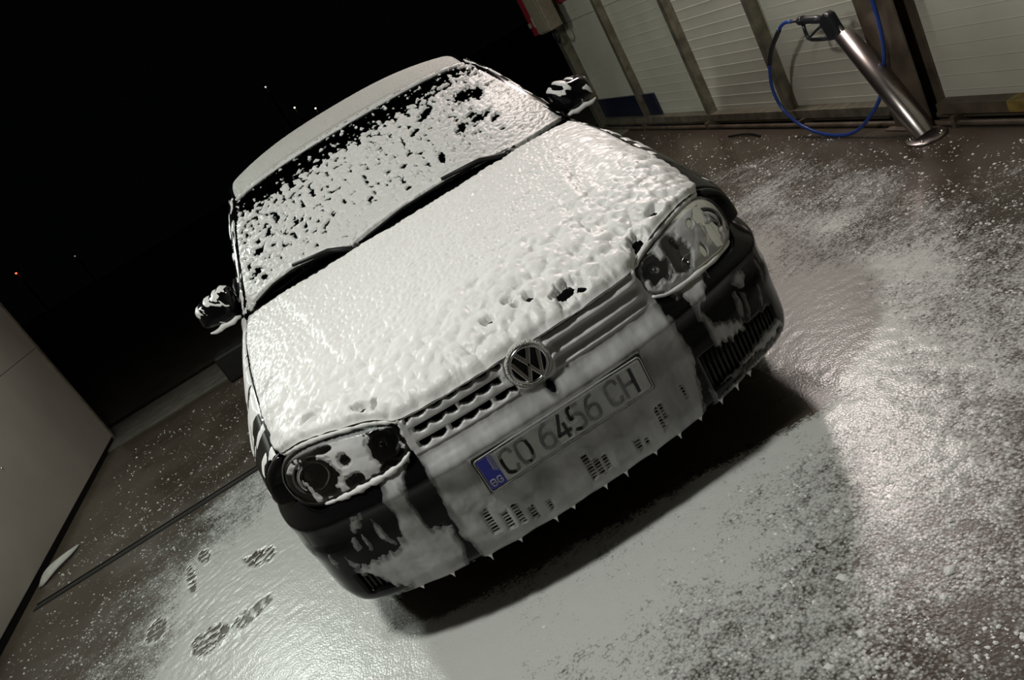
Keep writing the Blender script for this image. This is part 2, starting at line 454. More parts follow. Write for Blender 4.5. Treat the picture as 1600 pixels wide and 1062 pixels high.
    for s, z in ((1.45, 0.62), (3.28, 1.03), (2.6, 0.09), (0.5, 0.35)):
        p = A + d*s
        V, F = lathe_geo([(0.0001, 0.006), (0.006, 0.005), (0.008, 0.0)], (p[0], p[1], z), (-nrm[0], -nrm[1], 0), 10)
        build('screw', V, F, 'chrome', wl)
setting()

# ================================================================== CAR
CAR = empty('car', (0, 2.07, 0), 'black hatchback car covered in white snow foam in the wash bay', 'car')

# ---- master curves and surfaces (x to the photo's right, y to the rear, z up; nose at y = 0)
PLX = [0, .1, .2, .3, .4, .5, .6, .7, .77, .82, .85, .862]
PLY = [0, .0015, .006, .016, .035, .065, .11, .18, .265, .38, .50, .60]
_pl = spline(np.stack([PLX, PLY], -1))
_t = np.linspace(0, 1, 2001); _pp = _pl(_t)
_s = np.concatenate([[0], np.cumsum(np.linalg.norm(np.diff(_pp, axis=0), axis=1))])
LOX = [0, .1, .2, .3, .4, .5, .6, .7, .76, .805, .838, .857, .866]
LOY = [0, .0012, .005, .015, .032, .058, .092, .132, .175, .245, .34, .44, .56]
_lp = spline(np.stack([LOX, LOY], -1))(_t)
_ls = np.concatenate([[0], np.cumsum(np.linalg.norm(np.diff(_lp, axis=0), axis=1))])
S_END = float(_ls[-1])
def low_plan_at(s):
    """plan point and outward normal of the lower bumper at signed arc length s"""
    a = np.abs(s); sg = np.where(s < 0, -1.0, 1.0); e = 0.01
    x = np.interp(a, _ls, _lp[:, 0]); y = np.interp(a, _ls, _lp[:, 1])
    dx = np.interp(a+e, _ls, _lp[:, 0])-np.interp(a-e, _ls, _lp[:, 0]); dy = np.interp(a+e, _ls, _lp[:, 1])-np.interp(a-e, _ls, _lp[:, 1])
    l = np.hypot(dx, dy)+1e-9
    return x*sg, y, dy/l*sg, -dx/l
def plan_at(s):
    """plan point and outward normal at signed arc length s"""
    a = np.abs(s); sg = np.where(s < 0, -1.0, 1.0)
    x = np.interp(a, _s, _pp[:, 0]); y = np.interp(a, _s, _pp[:, 1])
    e = 0.01
    dx = np.interp(a+e, _s, _pp[:, 0])-np.interp(a-e, _s, _pp[:, 0]); dy = np.interp(a+e, _s, _pp[:, 1])-np.interp(a-e, _s, _pp[:, 1])
    l = np.hypot(dx, dy)+1e-9
    return x*sg, y, dy/l*sg, -dx/l
def s_of_x(x): return np.sign(x)*np.interp(np.abs(x), _pp[:, 0], _s)
def plan_y(x): return np.interp(np.abs(x), _pp[:, 0], _pp[:, 1])

BZ = [.205, .225, .26, .30, .38, .411, .523, .532, .540, .552, .570, .600, .63, .75]
BO = [.085, .060, .045, .042, .040, .037, .024, .018, .017, .022, .036, .052, .056, .056]
boff = hermite(BZ, BO)
HLT_X = [.365, .372, .385, .43, .49, .55, .60, .65, .69, .72, .742, .755]
HLT_Z = [.660, .685, .700, .718, .731, .739, .742, .737, .724, .704, .676, .645]
HLB_X = [.365, .370, .388, .42, .47, .53, .61, .69, .725, .748, .755]
HLB_Z = [.660, .632, .611, .597, .589, .585, .578, .573, .583, .606, .645]
def lens_y(x, z): return plan_y(x) + .045 + .35*(z-.60)

def bumper_point(s, z):
    x, y, nx, ny = low_plan_at(s); o = (boff(z)-.04)*np.where(z > .45, 1-.75*sstep(.55, .80, np.abs(x)), 1.)
    xl, yl = x - nx*o, y + .04 - ny*o
    w = sstep(.52, .60, z)
    return np.stack([xl*(1-w) + x*w, yl*(1-w) + (plan_y(x)+boff(z))*w, z + 0*x], -1)

def bumper_top(s):
    x = np.abs(low_plan_at(s)[0])
    zl = np.interp(x, HLB_X, HLB_Z)-0.006
    return np.where(x < .355, .594, np.where(x < .372, .594-(x-.355)*.2, np.minimum(np.where(x < .755, zl, .60), .605)))
def bumper_bot(s):
    a = np.abs(low_plan_at(s)[0]); return .207 + .03*sstep(.62, .86, a)

# hood
HF = spline([(0, .050, .704), (.15, .054, .704), (.30, .072, .703), (.355, .086, .704), (.385, .112, .708), (.43, .135, .724), (.49, .156, .737),
             (.55, .183, .745), (.60, .208, .748), (.65, .240, .744), (.69, .285, .731), (.712, .33, .727)])
HR = spline([(0, 1.115, .985), (.4, 1.165, .979), (.62, 1.25, .965), (.765, 1.345, .945)])
pc = hermite([0, .02, .06, .15, .34, .52, .70, .89, 1], [0, .09, .18, .33, .53, .685, .815, .935, 1])
pe = hermite([0, .1, .23, .52, .81, 1], [0, .13, .30, .61, .87, 1])
def hood_point(u, v):
    a = np.abs(u); F = HF(a); R = HR(a); w = (a**2)
    g = pc(v)*(1-w) + pe(v)*w
    P = F + (R-F)*v[..., None]
    P[..., 2] = F[..., 2] + (R[..., 2]-F[..., 2])*g
    P[..., 0] += .022*4*v*(1-v)*a**3
    xc = .37 + .24*v
    P[..., 2] += .010*sstep(-.018, .030, xc-P[..., 0])*sstep(.05, .35, v)*(1-sstep(.85, 1., v)) - .002
    P[..., 0] *= np.where(u < 0, -1., 1.)
    return P
def hood_edge(y):
    v = np.linspace(0, 1, 200); P = hood_point(np.ones(200), v); return np.interp(y, P[:, 1], P[:, 0]), np.interp(y, P[:, 1], P[:, 2])

# belt line: hood edge, then the lower edge of the side windows
BELT = spline([(.765, 1.345, .945), (.79, 1.46, .950), (.805, 1.8, .955), (.815, 2.4, .965), (.81, 3.0, .978), (.785, 3.5, .985), (.73, 3.85, .985)])
_bt = BELT(np.linspace(0, 1, 400))
def belt(y):
    xe, ze = hood_edge(np.minimum(y, 1.345)); xb = np.interp(y, _bt[:, 1], _bt[:, 0]); zb = np.interp(y, _bt[:, 1], _bt[:, 2])
    f = np.asarray(y) > 1.345
    return np.where(f, xb, xe), np.where(f, zb, ze)
wmax = hermite([.25, .33, .45, .60, .85, 1.2, 2.2, 3.2, 3.7, 4.05, 4.12], [.760, .812, .845, .864, .870, .868, .868, .862, .835, .76, .70])
def side_x(y, z):
    xb, zb = belt(y); W = np.maximum(wmax(y), xb+.005)
    k = np.clip((zb-z)/(zb-.60), 0, 1)
    up = xb + (W-xb)*np.sqrt(1-(1-k)**2)*.92 + (W-xb)*.08*k
    lo = W - .035*np.clip((.60-z)/.4, 0, 1)**1.6
    crease = .006*np.exp(-((z-.69)/.03)**2)
    return np.where(z > .60, up, lo) + crease*np.clip((zb-z)/.05, 0, 1)

# glass
WB = spline([(0, 1.145, .984), (.4, 1.195, .978), (.62, 1.29, .965), (.752, 1.385, .953)])
WT = spline([(0, 1.752, 1.383), (.25, 1.77, 1.379), (.45, 1.835, 1.367), (.56, 1.905, 1.352), (.608, 1.955, 1.341)])
def screen_point(u, v):
    a = np.abs(u); B = WB(a); T = WT(a); P = B + (T-B)*v[..., None]
    b = 4*v*(1-v)*.022
    P[..., 1] -= b*.55; P[..., 2] += b*.83
    P[..., 0] *= np.where(u < 0, -1., 1.)
    return P
RE = spline([(.608, 1.955, 1.341), (.628, 2.2, 1.395), (.635, 2.6, 1.412), (.628, 3.1, 1.405), (.60, 3.5, 1.365), (.585, 3.66, 1.335)])
RC = spline([(0, 1.752, 1.383), (0, 1.85, 1.422), (0, 2.05, 1.456), (0, 2.4, 1.474), (0, 2.9, 1.468), (0, 3.4, 1.42), (0, 3.70, 1.375)])
def roof_point(u, v):
    a = np.abs(u); C = RC(v); E_ = RE(v); 
    FT = WT(a); w = (1-v)**6
    lat = a**2.2
    P = np.stack([E_[..., 0]*a, C[..., 1]+(E_[..., 1]-C[..., 1])*lat, C[..., 2]+(E_[..., 2]-C[..., 2])*(a**2.6)], -1)
    P = P*(1-w)[..., None] + FT*w[..., None] + np.stack([0*a, (C[..., 1]-1.752), (C[..., 2]-1.383)], -1)*w[..., None]*(1-a**2)[..., None]*0.5
    P[..., 0] *= np.where(u < 0, -1., 1.)
    return P

def uv(nu, nv, u0=-1, u1=1, v0=0, v1=1): return np.meshgrid(np.linspace(u0, u1, nu), np.linspace(v0, v1, nv), indexing='ij')
def mir(P):
    Q = P.copy(); Q[..., 0] *= -1; return Q

def car_body():
    # hood
    U, V = uv(81, 41); grid_obj('bonnet', hood_point(U, V), 'paint', CAR, thick=0.012)
    # bumper
    s = np.linspace(-S_END, S_END, 181); t = np.linspace(0, 1, 40)
    Sg, T = np.meshgrid(s, t, indexing='ij'); zb = bumper_bot(Sg); zt = bumper_top(Sg)
    P = bumper_point(Sg, zb + (zt-zb)*T)
    # openings in the lower bumper
    sc_ = (Sg[:-1, :-1]+Sg[1:, 1:])/2; Z = P[..., 2]; zc = (Z[:-1, :-1]+Z[1:, 1:])/2
    op = ((np.abs(sc_) < .345) & (zc > .255) & (zc < .375)) | ((np.abs(sc_) > .425) & (np.abs(sc_) < .74) & (zc > .265) & (zc < .385-.12*(np.abs(sc_)-.425)))
    Vv, F = compact(P, grid_faces(181, 40, ~op)); bmp = build('bumper', Vv, F, 'paint', CAR, thick=0.02)
    # underside of the bumper, running back under the engine
    x, y, nx, ny = low_plan_at(s); zb = bumper_bot(s); e = bumper_point(s, zb)
    e2 = e.copy(); e2[:, 1] = .62; e2[:, 0] *= .97; e2[:, 2] = .19
    e3 = e.copy(); e3[:, 1] = np.maximum(e[:, 1], .62); e3[:, 0] *= .9
    G = np.stack([e, (e*.5+e2*.5), e2], 1); grid_obj('undertray', G, 'plastic', CAR, flip=True)
    # mesh insert of the middle opening: vertical ribs and short cross bars on a dark back
    sg = np.linspace(-.36, .36, 61); zz = np.linspace(.245, .385, 9); A, Bz = np.meshgrid(sg, zz, indexing='ij')
    P = bumper_point(A, Bz); P[..., 1] += .05; ins = grid_obj('lower_grille', P, 'plastic', CAR)
    for k in range(33):
        q = -.336+k*.021; c = bumper_point(np.array([q, q]), np.array([.252, .378])); c[:, 1] += .018
        build('rib', *tube_geo([c[0], c[0]*.5+c[1]*.5, c[1]], .0035, 6), 'plastic', ins)
    for k in range(11):
        z = .262+k*.0112; c = bumper_point(np.linspace(-.35, .35, 31), np.full(31, z)); c[:, 1] += .022
        build('cross_bar', *tube_geo(c, .0028, 6), 'plastic', ins)
    for sg_ in (-1, 1):
        sg = np.linspace(.415, .755, 31)*sg_; A, Bz = np.meshgrid(sg, np.linspace(.255, .40, 9), indexing='ij')
        P = bumper_point(A, Bz); x, y, nx, ny = low_plan_at(A); P[..., 0] -= nx*.05; P[..., 1] -= ny*.05
        so = grid_obj('side_grille', P, 'plastic', CAR, flip=sg_ < 0)
        for k in range(17):
            q = sg_*(.437+k*.0185); zz = np.linspace(.268, .378-.12*(abs(q)-.425), 4); c = bumper_point(np.full(4, q), zz)
            x, y, nx, ny = low_plan_at(np.full(4, q)); c[:, 0] -= nx*.012; c[:, 1] -= ny*.012
            build('slat', *tube_geo(c, .005, 6), 'plastic', so)
        for z in (.295, .33):
            qs = np.linspace(.43, .735, 16)*sg_; c = bumper_point(qs, np.full(16, z)); x, y, nx, ny = low_plan_at(qs); c[:, 0] -= nx*.018; c[:, 1] -= ny*.018
            build('cross_bar', *tube_geo(c, .003, 6), 'plastic', so)
    # radiator grille
    sg = np.linspace(-.372, .372, 41); A, Bz = np.meshgrid(sg, np.linspace(.585, .715, 7), indexing='ij')
    P = bumper_point(A, Bz); P[..., 1] += .045; gr_ = grid_obj('radiator_grille', P, 'plastic', CAR)
    for z, hh in ((.600, .011), (.640, .010), (.682, .010)):
        sg = np.linspace(-.362, .362, 41); ring = []
        for dy, dz in ((.0, -.5), (-.004, 0), (.0, .5), (.012, .9), (.03, .7), (.03, -.7), (.012, -.9)):
            c = bumper_point(sg, np.full(41, z)); c[:, 1] += dy; c[:, 2] += dz*hh; ring.append(c)
        ring.append(ring[0]); grid_obj('slat', np.stack(ring, 1), 'plastic', gr_, flip=True)
    # fenders
    for sg in (-1, 1):
        yc, r = .88, .345
        ys = np.concatenate([np.linspace(.335, .52, 12), yc - r*np.cos(np.linspace(.0, math.pi, 30)), np.linspace(1.24, 1.44, 8)])
        ys = np.unique(np.round(ys, 4))
        xb, zb_ = belt(ys)
        zl = np.where(np.abs(ys-yc) < r, .31+np.sqrt(np.clip(r*r-(ys-yc)**2, 0, None)), .19)
        zl = np.where(ys < yc-r+.001, .596, zl)
        t = np.linspace(0, 1, 26)**1.6
        Z = zb_[:, None] + (zl-zb_)[:, None]*t; Y = np.repeat(ys[:, None], 26, 1)
        X = side_x(Y, Z); P = np.stack([X*sg, Y, Z], -1)
        grid_obj('front_fender', P, 'paint', CAR, flip=sg > 0, thick=0.01)
        # fender nose closing to the headlight
        c0 = P[0]; tt = np.linspace(0, 1, 8)[:, None, None]
        x2 = np.interp(c0[:, 2], [.596, .606, .645, .676, .704, .727], [.745, .750, .757, .745, .724, .710])
        e = np.stack([x2*sg, lens_y(x2, c0[:, 2])+.004, c0[:, 2]], -1)
        Q = e[None]*(1-tt) + c0[None]*tt
        Q[..., 0] += sg*.012*np.sin(np.pi*tt[..., 0]); Q[..., 1] -= .004*np.sin(np.pi*tt[..., 0])
        grid_obj('fender_nose', Q, 'paint', CAR, flip=sg > 0)
        # wheel arch liner
        a = np.linspace(0, math.pi, 24); V = []
        for xx in (.86, .55):
            V += [(xx*sg, yc-.345*math.cos(q), .31+.345*math.sin(q)) for q in a]
        build('wheel_arch', V, [(k, k+1, 24+k+1, 24+k) for k in range(23)], 'plastic', CAR)
        # doors, rear quarter
        for nm, y0, y1 in (('front_door', 1.444, 2.50), ('rear_door', 2.506, 3.22), ('rear_quarter', 3.226, 4.05)):
            ys = np.linspace(y0, y1, 30); xb, zb_ = belt(ys)
            zl = np.full(30, .19); yr, rr = 3.39, .345
            f = np.abs(ys-yr) < rr; zl = np.where(f, np.maximum(.19, .31+np.sqrt(np.clip(rr*rr-(ys-yr)**2, 0, None))), zl)
            t = np.linspace(0, 1, 26)**1.4
            Z = zb_[:, None]+(zl-zb_)[:, None]*t; Y = np.repeat(ys[:, None], 26, 1); P = np.stack([side_x(Y, Z)*sg, Y, Z], -1)
            d = grid_obj(nm, P, 'paint', CAR, flip=sg > 0, thick=0.01)
            if nm != 'rear_quarter':
                yy = y1-.16; x = float(side_x(np.array([yy]), np.array([.86]))[0])
                box('door_handle', (min(sg*(x-.01), sg*(x+.022)), max(sg*(x-.01), sg*(x+.022)), yy-.09, yy+.09, .85, .88), 'plastic', d, bevel=.008)
        yc = 3.39; V = []
        for xx in (.86, .55): V += [(xx*sg, yc-.345*math.cos(q), .31+.345*math.sin(q)) for q in a]
        build('wheel_arch', V, [(k, k+1, 24+k+1, 24+k) for k in range(23)], 'plastic', CAR)
        # A-pillar: from the screen's edge to the side, running up into the roof rail
        v = np.linspace(0, 1, 24); W = screen_point(np.full(24, 1.0), v)
        O = spline([(.765, 1.352, .947), (.782, 1.46, .960), (.735, 1.70, 1.12), (.675, 1.93, 1.285), (.645, 2.05, 1.345)])(v)
        mid = (W+O)/2 + np.array([.012, -.012, .016])
        mid2 = W*.25+O*.75 + np.array([.014, -.006, .008])
        P = np.stack([W+np.array([0, -.003, .003]), W*.75+O*.25+np.array([.004, -.010, .012]), mid, mid2, O], 1)*np.array([sg, 1, 1])
        grid_obj('roof_pillar', P, 'paint', CAR, flip=sg > 0)
        # roof rail, side glass, pillars
        y = np.linspace(0, 1, 30); E1 = RE(y); E2 = E1 + np.array([.022, .02, -.022]); E3 = E1 + np.array([.030, .05, -.055])
        grid_obj('roof_rail', np.stack([E1, (E1+E2)/2+np.array([.006, 0, .004]), E2, E3], 1)*np.array([sg, 1, 1]), 'paint', CAR, flip=sg > 0)
        E3 = E3[(E3[:, 1] > 2.0)]
        B_ = np.stack(list(belt(E3[:, 1])), -1)
        for nm, y0, y1, m in (('side_window', 1.50, 2.46, 'glass'), ('door_pillar', 2.46, 2.56, 'plastic'), ('side_window', 2.56, 3.20, 'glass'), ('rear_pillar', 3.20, 3.86, 'paint')):
            yb = np.linspace(y0, y1, 16); f = (yb-1.50)/(3.86-1.50); yt = 2.04 + (3.70-2.04)*f
            if nm == 'door_pillar': yt = np.linspace(2.715, 2.785, 16)
            xb, zb_ = belt(yb)
            xt = np.interp(yt, E1[:, 1]+.05, E1[:, 0]+.030); zt = np.interp(yt, E1[:, 1]+.05, E1[:, 2]-.055)
            tt = np.linspace(0, 1, 8)[None, :]
            P = np.stack([xb[:, None]*(1-tt)+xt[:, None]*tt+.012*np.sin(np.pi*tt), yb[:, None]*(1-tt)+yt[:, None]*tt, zb_[:, None]*(1-tt)+zt[:, None]*tt], -1)
            P[..., 0] *= sg; grid_obj(nm, P, m, CAR, flip=sg < 0)
        # quarter light trim in front of the door window (carries the mirror)
        xb, zb_ = belt(np.array([1.43, 1.62]))
        build('mirror_base', [(sg*(xb[0]-.005), 1.42, zb_[0]-.004), (sg*(xb[1]-.004), 1.62, zb_[1]), (sg*.768, 1.66, 1.075), (sg*.772, 1.58, 1.055)], [(0, 1, 2, 3)], 'plastic', CAR, thick=.012)
        # sill and rear bumper side
        box('sill', (min(sg*.80, sg*.845), max(sg*.80, sg*.845), 1.22, 3.06, .17, .24), 'plastic', CAR, bevel=.01)
    # roof
    U, V = uv(61, 61); grid_obj('roof', roof_point(U, V), 'paint', CAR, thick=0.01)
    # windscreen and the black cowl below it
    U, V = uv(61, 31); grid_obj('windscreen', screen_point(U, V), 'glass', CAR)
    u = np.linspace(-1, 1, 61); a = np.abs(u); H0 = hood_point(u, np.ones(61)); W0 = screen_point(u, np.full(61, .012))
    H1 = H0 + np.array([0, .0, -.035]); G1 = W0 + np.array([0, -.008, -.012]); Gm = (H1+W0)/2+np.array([0, 0, -.02])
    grid_obj('cowl', np.stack([H0+np.array([0, 0, -.012]), H1, Gm, G1, W0], 1), 'plastic', CAR)
    # tailgate, rear window, rear bumper, lamps
    u = np.linspace(-1, 1, 31)
    def row(xw, yc_, ye, z): return np.stack([u*xw, yc_+(ye-yc_)*np.abs(u)**2.2, np.full(31, z)], -1)
    r0 = roof_point(u, np.ones(31)); r1 = row(.70, 3.92, 3.80, 1.02); r2 = row(.73, 4.03, 3.90, .94); r3 = row(.72, 4.10, 3.98, .72); r4 = row(.74, 4.11, 4.0, .56)
    grid_obj('rear_window', np.stack([r0, (r0+r1)/2+np.array([0, .012, .01]), r1], 1), 'glass', CAR, flip=True)
    grid_obj('tailgate', np.stack([r1, r2, r3, r4], 1), 'paint', CAR, flip=True)
    b0 = row(.80, 4.13, 3.92, .57); b1 = row(.83, 4.15, 3.88, .45); b2 = row(.80, 4.12, 3.90, .24)
    grid_obj('rear_bumper', np.stack([r4, b0, b1, b2], 1), 'paint', CAR, flip=True)
    for sg in (-1, 1):
        box('tail_lamp', (min(sg*.60, sg*.77), max(sg*.60, sg*.77), 3.92, 4.045, .62, .93), 'red', CAR, bevel=.02)
    box('underbody', (-.80, .80, .55, 4.0, .17, .20), 'plastic', CAR)
car_body()

def car_inside():
    # engine bay bulkhead keeps light out of the cabin
    box('bulkhead', (-.74, .74, 1.16, 1.20, .2, .93), 'plastic', CAR)
    V = []; y = [1.2, 1.32, 1.50, 1.62, 1.64]; z = [.90, .945, .96, .93, .60]
    u = np.linspace(-.72, .72, 13); P = np.stack([np.stack([u, np.full(13, yy), np.full(13, zz)+(.03*np.exp(-((u+.36)/.16)**2) if 1 < k < 4 else 0)], -1) for k, (yy, zz) in enumerate(zip(y, z))], 1)
    grid_obj('dashboard', P, 'plastic', CAR)
    for x in (-.36, .36):
        V, F = merge([box_geo(x-.25, x+.25, 2.0, 2.55, .36, .52), box_geo(x-.24, x+.24, 2.50, 2.66, .50, 1.08), box_geo(x-.12, x+.12, 2.60, 2.69, 1.10, 1.27)])
        build('seat', V, F, 'cloth', CAR, smooth=False, bevel=.04)
    a = np.linspace(0, 2*math.pi, 33); c = np.array([.36, 1.80, .86])
    ring = [c + .185*np.array([math.cos(q), .42*math.sin(q), .9*math.sin(q)]) for q in a]
    sw = tube('steering_wheel', ring, .014, 'plastic', CAR, seg=8)
    for q in (0.2, math.pi-.2, 1.5*math.pi):
        tube('spoke', [c+np.array([0, -.01, 0]), c+.183*np.array([math.cos(q), .42*math.sin(q), .9*math.sin(q)])], .012, 'plastic', sw, seg=6)
    V, F = merge([box_geo(-.65, .65, 3.0, 3.5, .35, .5), box_geo(-.62, .62, 3.42, 3.6, .5, .98)])
    build('rear_seat', V, F, 'cloth', CAR, smooth=False, bevel=.04)
    im = box('inner_mirror', (-.11, .11, 1.93, 1.96, 1.255, 1.315), 'plastic', CAR, bevel=.012)
    box('mirror_stem', (-.012, .012, 1.90, 1.935, 1.29, 1.39), 'plastic', im)
car_inside()

def wheel(x, y, sg):
    root = bpy.data.objects.new('wheel', None); link(root, CAR); root.location = Vector((x, y, .31)) - CAR.location
    ax = (sg, 0, 0); c = (x, y, .31)
    prof = [(.21, -.09), (.27, -.10), (.30, -.092), (.31, -.06), (.31, .06), (.30, .092), (.27, .10), (.21, .09)]
    build('tyre', *lathe_geo(prof, c, ax, 40), 'rubber', root)
    prof = [(.21, -.09), (.185, -.06), (.185, .05), (.21, .088), (.198, .095), (.178, .06), (.02, .035), (.0001, .035)]
    rim = build('rim', *lathe_geo(prof, c, ax, 40), 'darkchrome', root)
    for k in range(5):
        q = 2*math.pi*k/5
        p0 = np.array([x+sg*.06, y+.03*math.cos(q), .31+.03*math.sin(q)]); p1 = np.array([x+sg*.085, y+.19*math.cos(q), .31+.19*math.sin(q)])
        tube('spoke', [p0, (p0+p1)/2, p1], [.026, .02, .024], 'reflector', rim, seg=8)
for sg in (-1, 1):
    wheel(sg*.745, .88, sg); wheel(sg*.74, 3.39, sg)

def headlight(sg):
    root = bpy.data.objects.new('headlight', None); link(root, CAR); root.location = Vector((sg*.56, .2, .65)) - CAR.location
    ou = [(x, z) for x, z in zip(HLT_X, HLT_Z)] + [(x, z) for x, z in zip(HLB_X[::-1], HLB_Z[::-1])][1:-1]
    ou = spline(np.array(ou + [ou[0]]))(np.linspace(0, 1, 97)[:-1])
    c = np.array([.565, .655])
    def shell(k, dy):
        q = c + (ou-c)*k; return np.stack([q[:, 0]*sg, lens_y(q[:, 0], q[:, 1])+dy, q[:, 1]], -1)
    def rings(name, L, m, closed=None, flip=False):
        V = np.concatenate(L); n = 96
        F = [(i*n+j, i*n+(j+1) % n, (i+1)*n+(j+1) % n, (i+1)*n+j) for i in range(len(L)-1) for j in range(n)]
        if closed is not None:
            V = np.concatenate([V, [closed]]); F += [((len(L)-1)*n+j, (len(L)-1)*n+(j+1) % n, len(V)-1) for j in range(n)]
        return build(name, V, F, m, root)
    lc = np.array([c[0]*sg, lens_y(c[0], c[1])-.014, c[1]])
    rings('lens', [shell(.985, 0), shell(.975, -.005), shell(.93, -.009), shell(.8, -.012), shell(.6, -.014), shell(.3, -.014)], 'lens', lc)
    rings('bezel', [shell(1.018, .012), shell(1.008, -.001), shell(.99, -.003), shell(.975, .002), shell(.965, .02)], 'bezel')
    rings('housing', [shell(.97, .004), shell(.96, .03), shell(.93, .075), shell(.6, .085), shell(.3, .085)], 'darkchrome', lc+np.array([0, .1, 0]))
    def dish(nm, x, z, r, deep, m='reflector'):
        y = float(lens_y(x, z))
        d = build(nm, *lathe_geo([(r*1.06, .0), (r*1.06, -.006), (r, -.006), (r*.9, .012), (r*.66, .03), (r*.3, deep), (.0001, deep)], (x*sg, y+.022, z), (0, 1, 0), 36), m, root)
        return d, y
    d, y = dish('projector_lamp', .655, .650, .055, .045, 'darkchrome')
    build('ring', *lathe_geo([(.046, .0), (.046, -.012), (.040, -.014), (.036, -.004), (.036, .01)], (.655*sg, y+.022, .650), (0, 1, 0), 36), 'chrome', d)
    build('ball_lens', *lathe_geo([(.036, .006), (.031, -.006), (.02, -.014), (.008, -.017), (.0001, -.0175)], (.655*sg, y+.022, .650), (0, 1, 0), 30), M['darkglass'], d)
    d, y = dish('main_beam_lamp', .440, .655, .047, .05)
    build('bulb_cap', *lathe_geo([(.0001, -.012), (.010, -.010), (.013, .0), (.013, .035)], (.440*sg, y+.022, .655), (0, 1, 0), 20), 'chrome', d)
    d, y = dish('side_lamp', .545, .612, .024, .03)
    build('bulb_cap', *lathe_geo([(.0001, -.006), (.007, -.004), (.008, .02)], (.545*sg, y+.022, .612), (0, 1, 0), 16), 'chrome', d)
    d, y = dish('turn_lamp', .548, .672, .022, .03)
    build('bulb_cap', *lathe_geo([(.0001, -.006), (.007, -.004), (.008, .02)], (.548*sg, y+.022, .672), (0, 1, 0), 16), 'brass', d)
m_, N_, L_, b_ = nodes_of('dark_ball_glass'); b_.inputs['Base Color'].default_value = (.01, .012, .014, 1); b_.inputs['Roughness'].default_value = .05; M['darkglass'] = m_
for sg in (-1, 1): headlight(sg)

def mirror(sg):
    root = bpy.data.objects.new('wing_mirror', None); link(root, CAR); root.location = Vector((sg*.80, 1.5, .98)) - CAR.location
    n, k = 28, 17; V = []
    cx, cy, cz = .868, 1.475, 1.022
    for j in range(k):                                    # rounded box shell, domed to the front, cut flat at the rear
        f = j/(k-1); q = f*math.pi/2
        for i in range(n):
            t = 2*math.pi*i/n; ct, st = math.cos(t), math.sin(t)
            e = .58
            rx = math.copysign(abs(ct)**e, ct); rz = math.copysign(abs(st)**e, st)
            g = math.cos(q)**.55
            wx = .092*g*(1 - .10*rz*(1 if rx > 0 else 0)); hz = (.062 - .010*max(rx, -1)*0.6 + (.008 if rx < 0 else 0))*g
            V.append((sg*(cx + wx*rx), cy + .045 - .105*math.sin(q), cz + hz*rz))
    F = [(j*n+i, j*n+(i+1) % n, (j+1)*n+(i+1) % n, (j+1)*n+i) for j in range(k-1) for i in range(n)]
    F.append(tuple(range(n)))
    build('shell', V, F, 'paint', root)
    build('mirror_glass', [(sg*(cx+.082*math.copysign(abs(math.cos(t))**.6, math.cos(t))), cy+.048, cz+.054*math.copysign(abs(math.sin(t))**.6, math.sin(t))) for t in np.linspace(0, 2*math.pi, 33)[:-1]], [tuple(range(32))], 'chrome', root, thick=.003)
    tube('arm', [(sg*.755, 1.52, .975), (sg*.80, 1.51, .978), (sg*.84, 1.495, .99)], [.032, .028, .026], 'plastic', root, seg=12)
    return np.array(V).reshape(k, n, 3)
MIRS = {sg: mirror(sg) for sg in (-1, 1)}

def emblem():
    root = bpy.data.objects.new('emblem', None); link(root, CAR); root.location = Vector((0, .045, .661)) - CAR.location
    c = np.array([0, .040, .661])
    build('surround', *lathe_geo([(.066, .02), (.066, .004), (.063, -.003), (.058, -.006), (.054, -.003), (.0535, .006)], c, (0, 1, 0), 56), M['foam_fine'], root)
    build('backing', *lathe_geo([(.054, .006), (.0001, .008)], c, (0, 1, 0), 40), 'ink', root)
    build('ring', *lathe_geo([(.0545, .006), (.0545, -.004), (.052, -.008), (.049, -.008), (.0465, -.004), (.0465, .006)], c, (0, 1, 0), 56), 'chrome', root)
    def stroke(name, pts, w=.0118):
        pts = np.array(pts, float); left, right = [], []
        for i in range(len(pts)):
            if i == 0: d = pts[1]-pts[0]; nn = np.array([-d[1], d[0]])/np.linalg.norm(d); k = 1
            elif i == len(pts)-1: d = pts[-1]-pts[-2]; nn = np.array([-d[1], d[0]])/np.linalg.norm(d); k = 1
            else:
                a = pts[i]-pts[i-1]; b = pts[i+1]-pts[i]; a /= np.linalg.norm(a); b /= np.linalg.norm(b)
                n1 = np.array([-a[1], a[0]]); n2 = np.array([-b[1], b[0]]); nn = n1+n2; nn /= np.linalg.norm(nn); k = 1/max(.45, nn@n1)
            left.append(pts[i]+nn*w/2*k); right.append(pts[i]-nn*w/2*k)
        V = []; n = len(pts)
        for dy in (-.007, .005):
            V += [(p[0], c[1]+dy, c[2]+p[1]) for p in left] + [(p[0], c[1]+dy, c[2]+p[1]) for p in right]
        F = []
        for i in range(n-1):
            F += [(i, i+1, n+i+1, n+i), (2*n+i, 3*n+i, 3*n+i+1, 2*n+i+1), (i, 2*n+i, 2*n+i+1, i+1), (n+i, n+i+1, 3*n+i+1, 3*n+i)]
        F += [(0, n, 3*n, 2*n), (n-1, 3*n-1, 4*n-1, 2*n-1)]
        build(name, V, F, 'chrome', root, smooth=False, bevel=.0012)
    stroke('upper_letter', [(-.0195, .0435), (0, .004), (.0195, .0435)])
    stroke('lower_letter', [(-.0405, .026), (-.0185, -.0435), (0, -.003), (.0185, -.0435), (.0405, .026)])
emblem()

